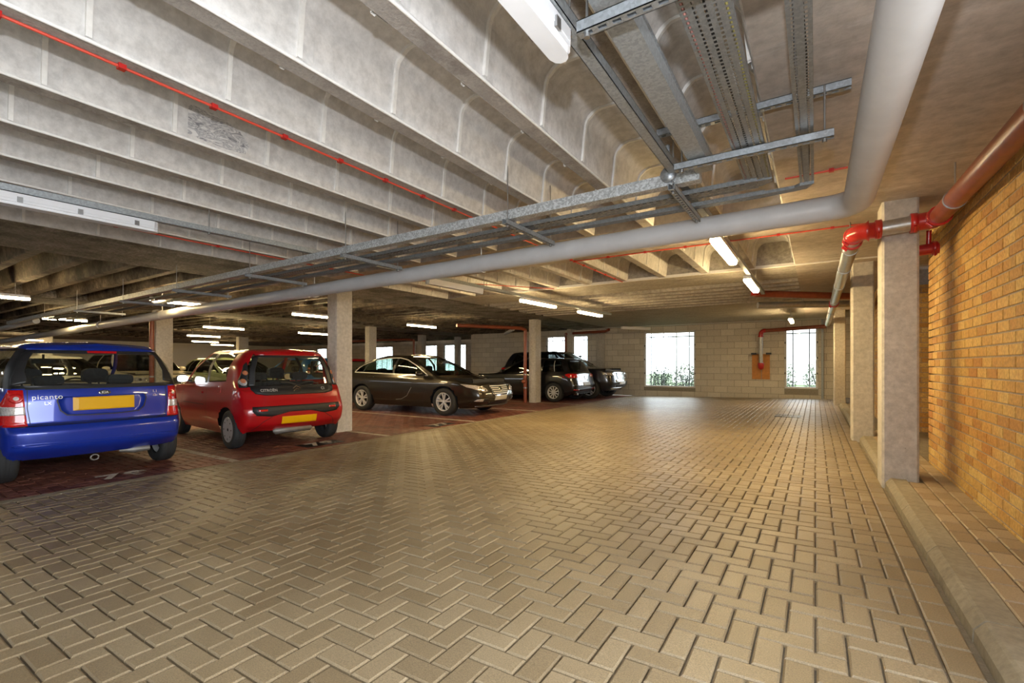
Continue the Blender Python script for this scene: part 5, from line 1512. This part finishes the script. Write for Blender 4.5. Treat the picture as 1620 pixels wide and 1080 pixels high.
rows += [vlerp(rows[6], top, .5, .035), top, row(.55, -.5, 1.55, [-.2, .1, .45, .7, 1.0, 1.2, 1.4], (1.70, 1.71, 1.73, 1.71)), [[0, y, 1.755 if 2 < i < 10 else 1.73] for i, y in enumerate([-.45, -.4, -.3, -.15, .1, .4, .7, .9, 1.1, 1.2, 1.3, 1.38, 1.43])]]
bmw = Car('off_roader', 'dark blue-black off-roader parked nose to the aisle by the far wall', rows, (6, 8), [(0, 2, 'rear_window'), (3, 4, 'quarter_window'), (4, 5, 'rear_door_window'), (6, 8, 'front_door_window'), (9, 12, 'windscreen')], 'navy', (0.0, 2.93), .375, .255, 1.66, group='parked cars', glassmat='dark_glass')
bmw.rims(.375, .255, 5, True, 'alloy', width=.3)
bmw.inner = (-.75, 3.5)
bmw.interior(1.5, .4, 1.08, .78, 1.15, 1.7, 2.35, fbase=.42)
bmw.mirrors(.94, 2.2, 1.2, 'navy', .2, .15)
K = bmw
for sx in (-1, 1):
    hl = K.patch('headlamp', [(sx * .90, .945), (sx * .70, .95), (sx * .44, .93), (sx * .44, .84), (sx * .66, .825), (sx * .86, .86)], 'front', 'lens_clear', .010)
    for cx in (.55, .70): K.patch('projector', [(sx * cx + .045 * math.cos(a), .885 + .042 * math.sin(a)) for a in [i * .524 for i in range(12)]], 'front', 'chrome', .02, hl)
    kd = K.patch('kidney_grille', [(sx * .02, .93), (sx * .36, .92), (sx * .39, .82), (sx * .34, .74), (sx * .06, .735), (sx * .02, .80)], 'front', 'black', .012)
    K.seam('grille_frame', [(sx * .02, .93), (sx * .36, .92), (sx * .39, .82), (sx * .34, .74), (sx * .06, .735), (sx * .02, .80), (sx * .02, .93)], 'front', .02, .02, 'chrome', kd)
    for i in range(7): K.seam('grille_slat', [(sx * (.06 + i * .045), .91), (sx * (.07 + i * .043), .75)], 'front', .012, .018, 'chrome', kd)
    K.patch('air_intake', [(sx * .86, .66), (sx * .56, .60), (sx * .60, .46), (sx * .80, .50)], 'front', 'black', .008)
K.patch('bumper_blade', [(-.50, .60), (.50, .60), (.56, .66), (.48, .69), (-.48, .69), (-.56, .66)], 'front', 'chrome', .02)
K.patch('lower_intake', [(-.44, .42), (.44, .42), (.50, .50), (-.50, .50)], 'front', 'black', .01)
K.patch('skid_plate', [(-.62, .34), (.62, .34), (.68, .40), (-.68, .40)], 'front', 'chrome', .012)
K.patch('number_plate', [(-.26, .52), (.26, .52), (.26, .63), (-.26, .63)], 'front', 'white_fit', .04, flat=True)
for sd in ('left', 'right'):
    K.seam('door_seam', [(.8, 1.13), (.8, .7), (.75, .38)], sd, .007)
    K.patch('tail_lamp', [(-.90, 1.0), (-.62, 1.02), (-.62, 1.10), (-.88, 1.12)], sd, 'lens_red', .01)
    for zz in (1.0,): K.patch('door_handle', [(1.0, 1.0), (1.24, 1.0), (1.24, 1.03), (1.01, 1.035)], sd, 'navy', .03)
K.place(-9.72, 16.52, BAYZ, math.radians(-90))

# ---------------------------------------------------------------- cars deeper in the hall: same body shapes, other paint
def clone(src, name, label, paint, x, y, heading, skip=(), scale=1.0, recolour=()):
    root = src.root.copy(); COL.objects.link(root); root.name = name
    tag(root, label, 'car', 'parked cars')
    root.location = (x, y, BAYZ); root.rotation_euler[2] = math.radians(heading); root.scale = (scale,) * 3
    cache = {}
    old = src.body.data.materials[0]
    def cp(o, parent):
        if any(o.name.startswith(s) for s in skip): return
        c = o.copy()
        if c.type == 'MESH' and c.data.materials and c.data.materials[0] == old:
            if o.data.name not in cache:
                d = o.data.copy(); d.materials[0] = M[paint]; cache[o.data.name] = d
            c.data = cache[o.data.name]
        c.parent = parent; COL.objects.link(c)
        for g in kids.get(o, ()): cp(g, c)
    kids = {}
    for o in scene.objects:
        if o.parent: kids.setdefault(o.parent, []).append(o)
    for o in kids.get(src.root, ()): cp(o, root)
    return root
NOB = ('badge_lettering', 'maker_badge', 'chevron', 'dealer', 'number_plate')
clone(bmw, 'off_roader', 'cream off-roader deep in the hall between the blue and red hatchbacks', 'cream', -18.9, 5.95, -90, NOB, 0.92)
clone(gol, 'hatchback_car', 'pale green hatchback seen through the windows of the red hatchback', 'lime', -17.3, 8.05, -90, NOB)
clone(cit, 'hatchback_car', 'mid blue hatchback glimpsed between the red hatchback and the tall pillar', 'midblue', -14.4, 10.15, 90, NOB)
clone(kia, 'hatchback_car', 'red car glimpsed behind the roof of the bronze saloon', 'red', -16.3, 13.1, 90, NOB)
clone(ins, 'saloon_car', 'dark saloon at the left edge beyond the blue hatchback', 'car_black', -10.9, -0.75, -90, NOB)
clone(gol, 'hatchback_car', 'silver grey hatchback deep in the hall seen through the blue car windows', 'plate_grey', -17.6, 3.7, -90, NOB)
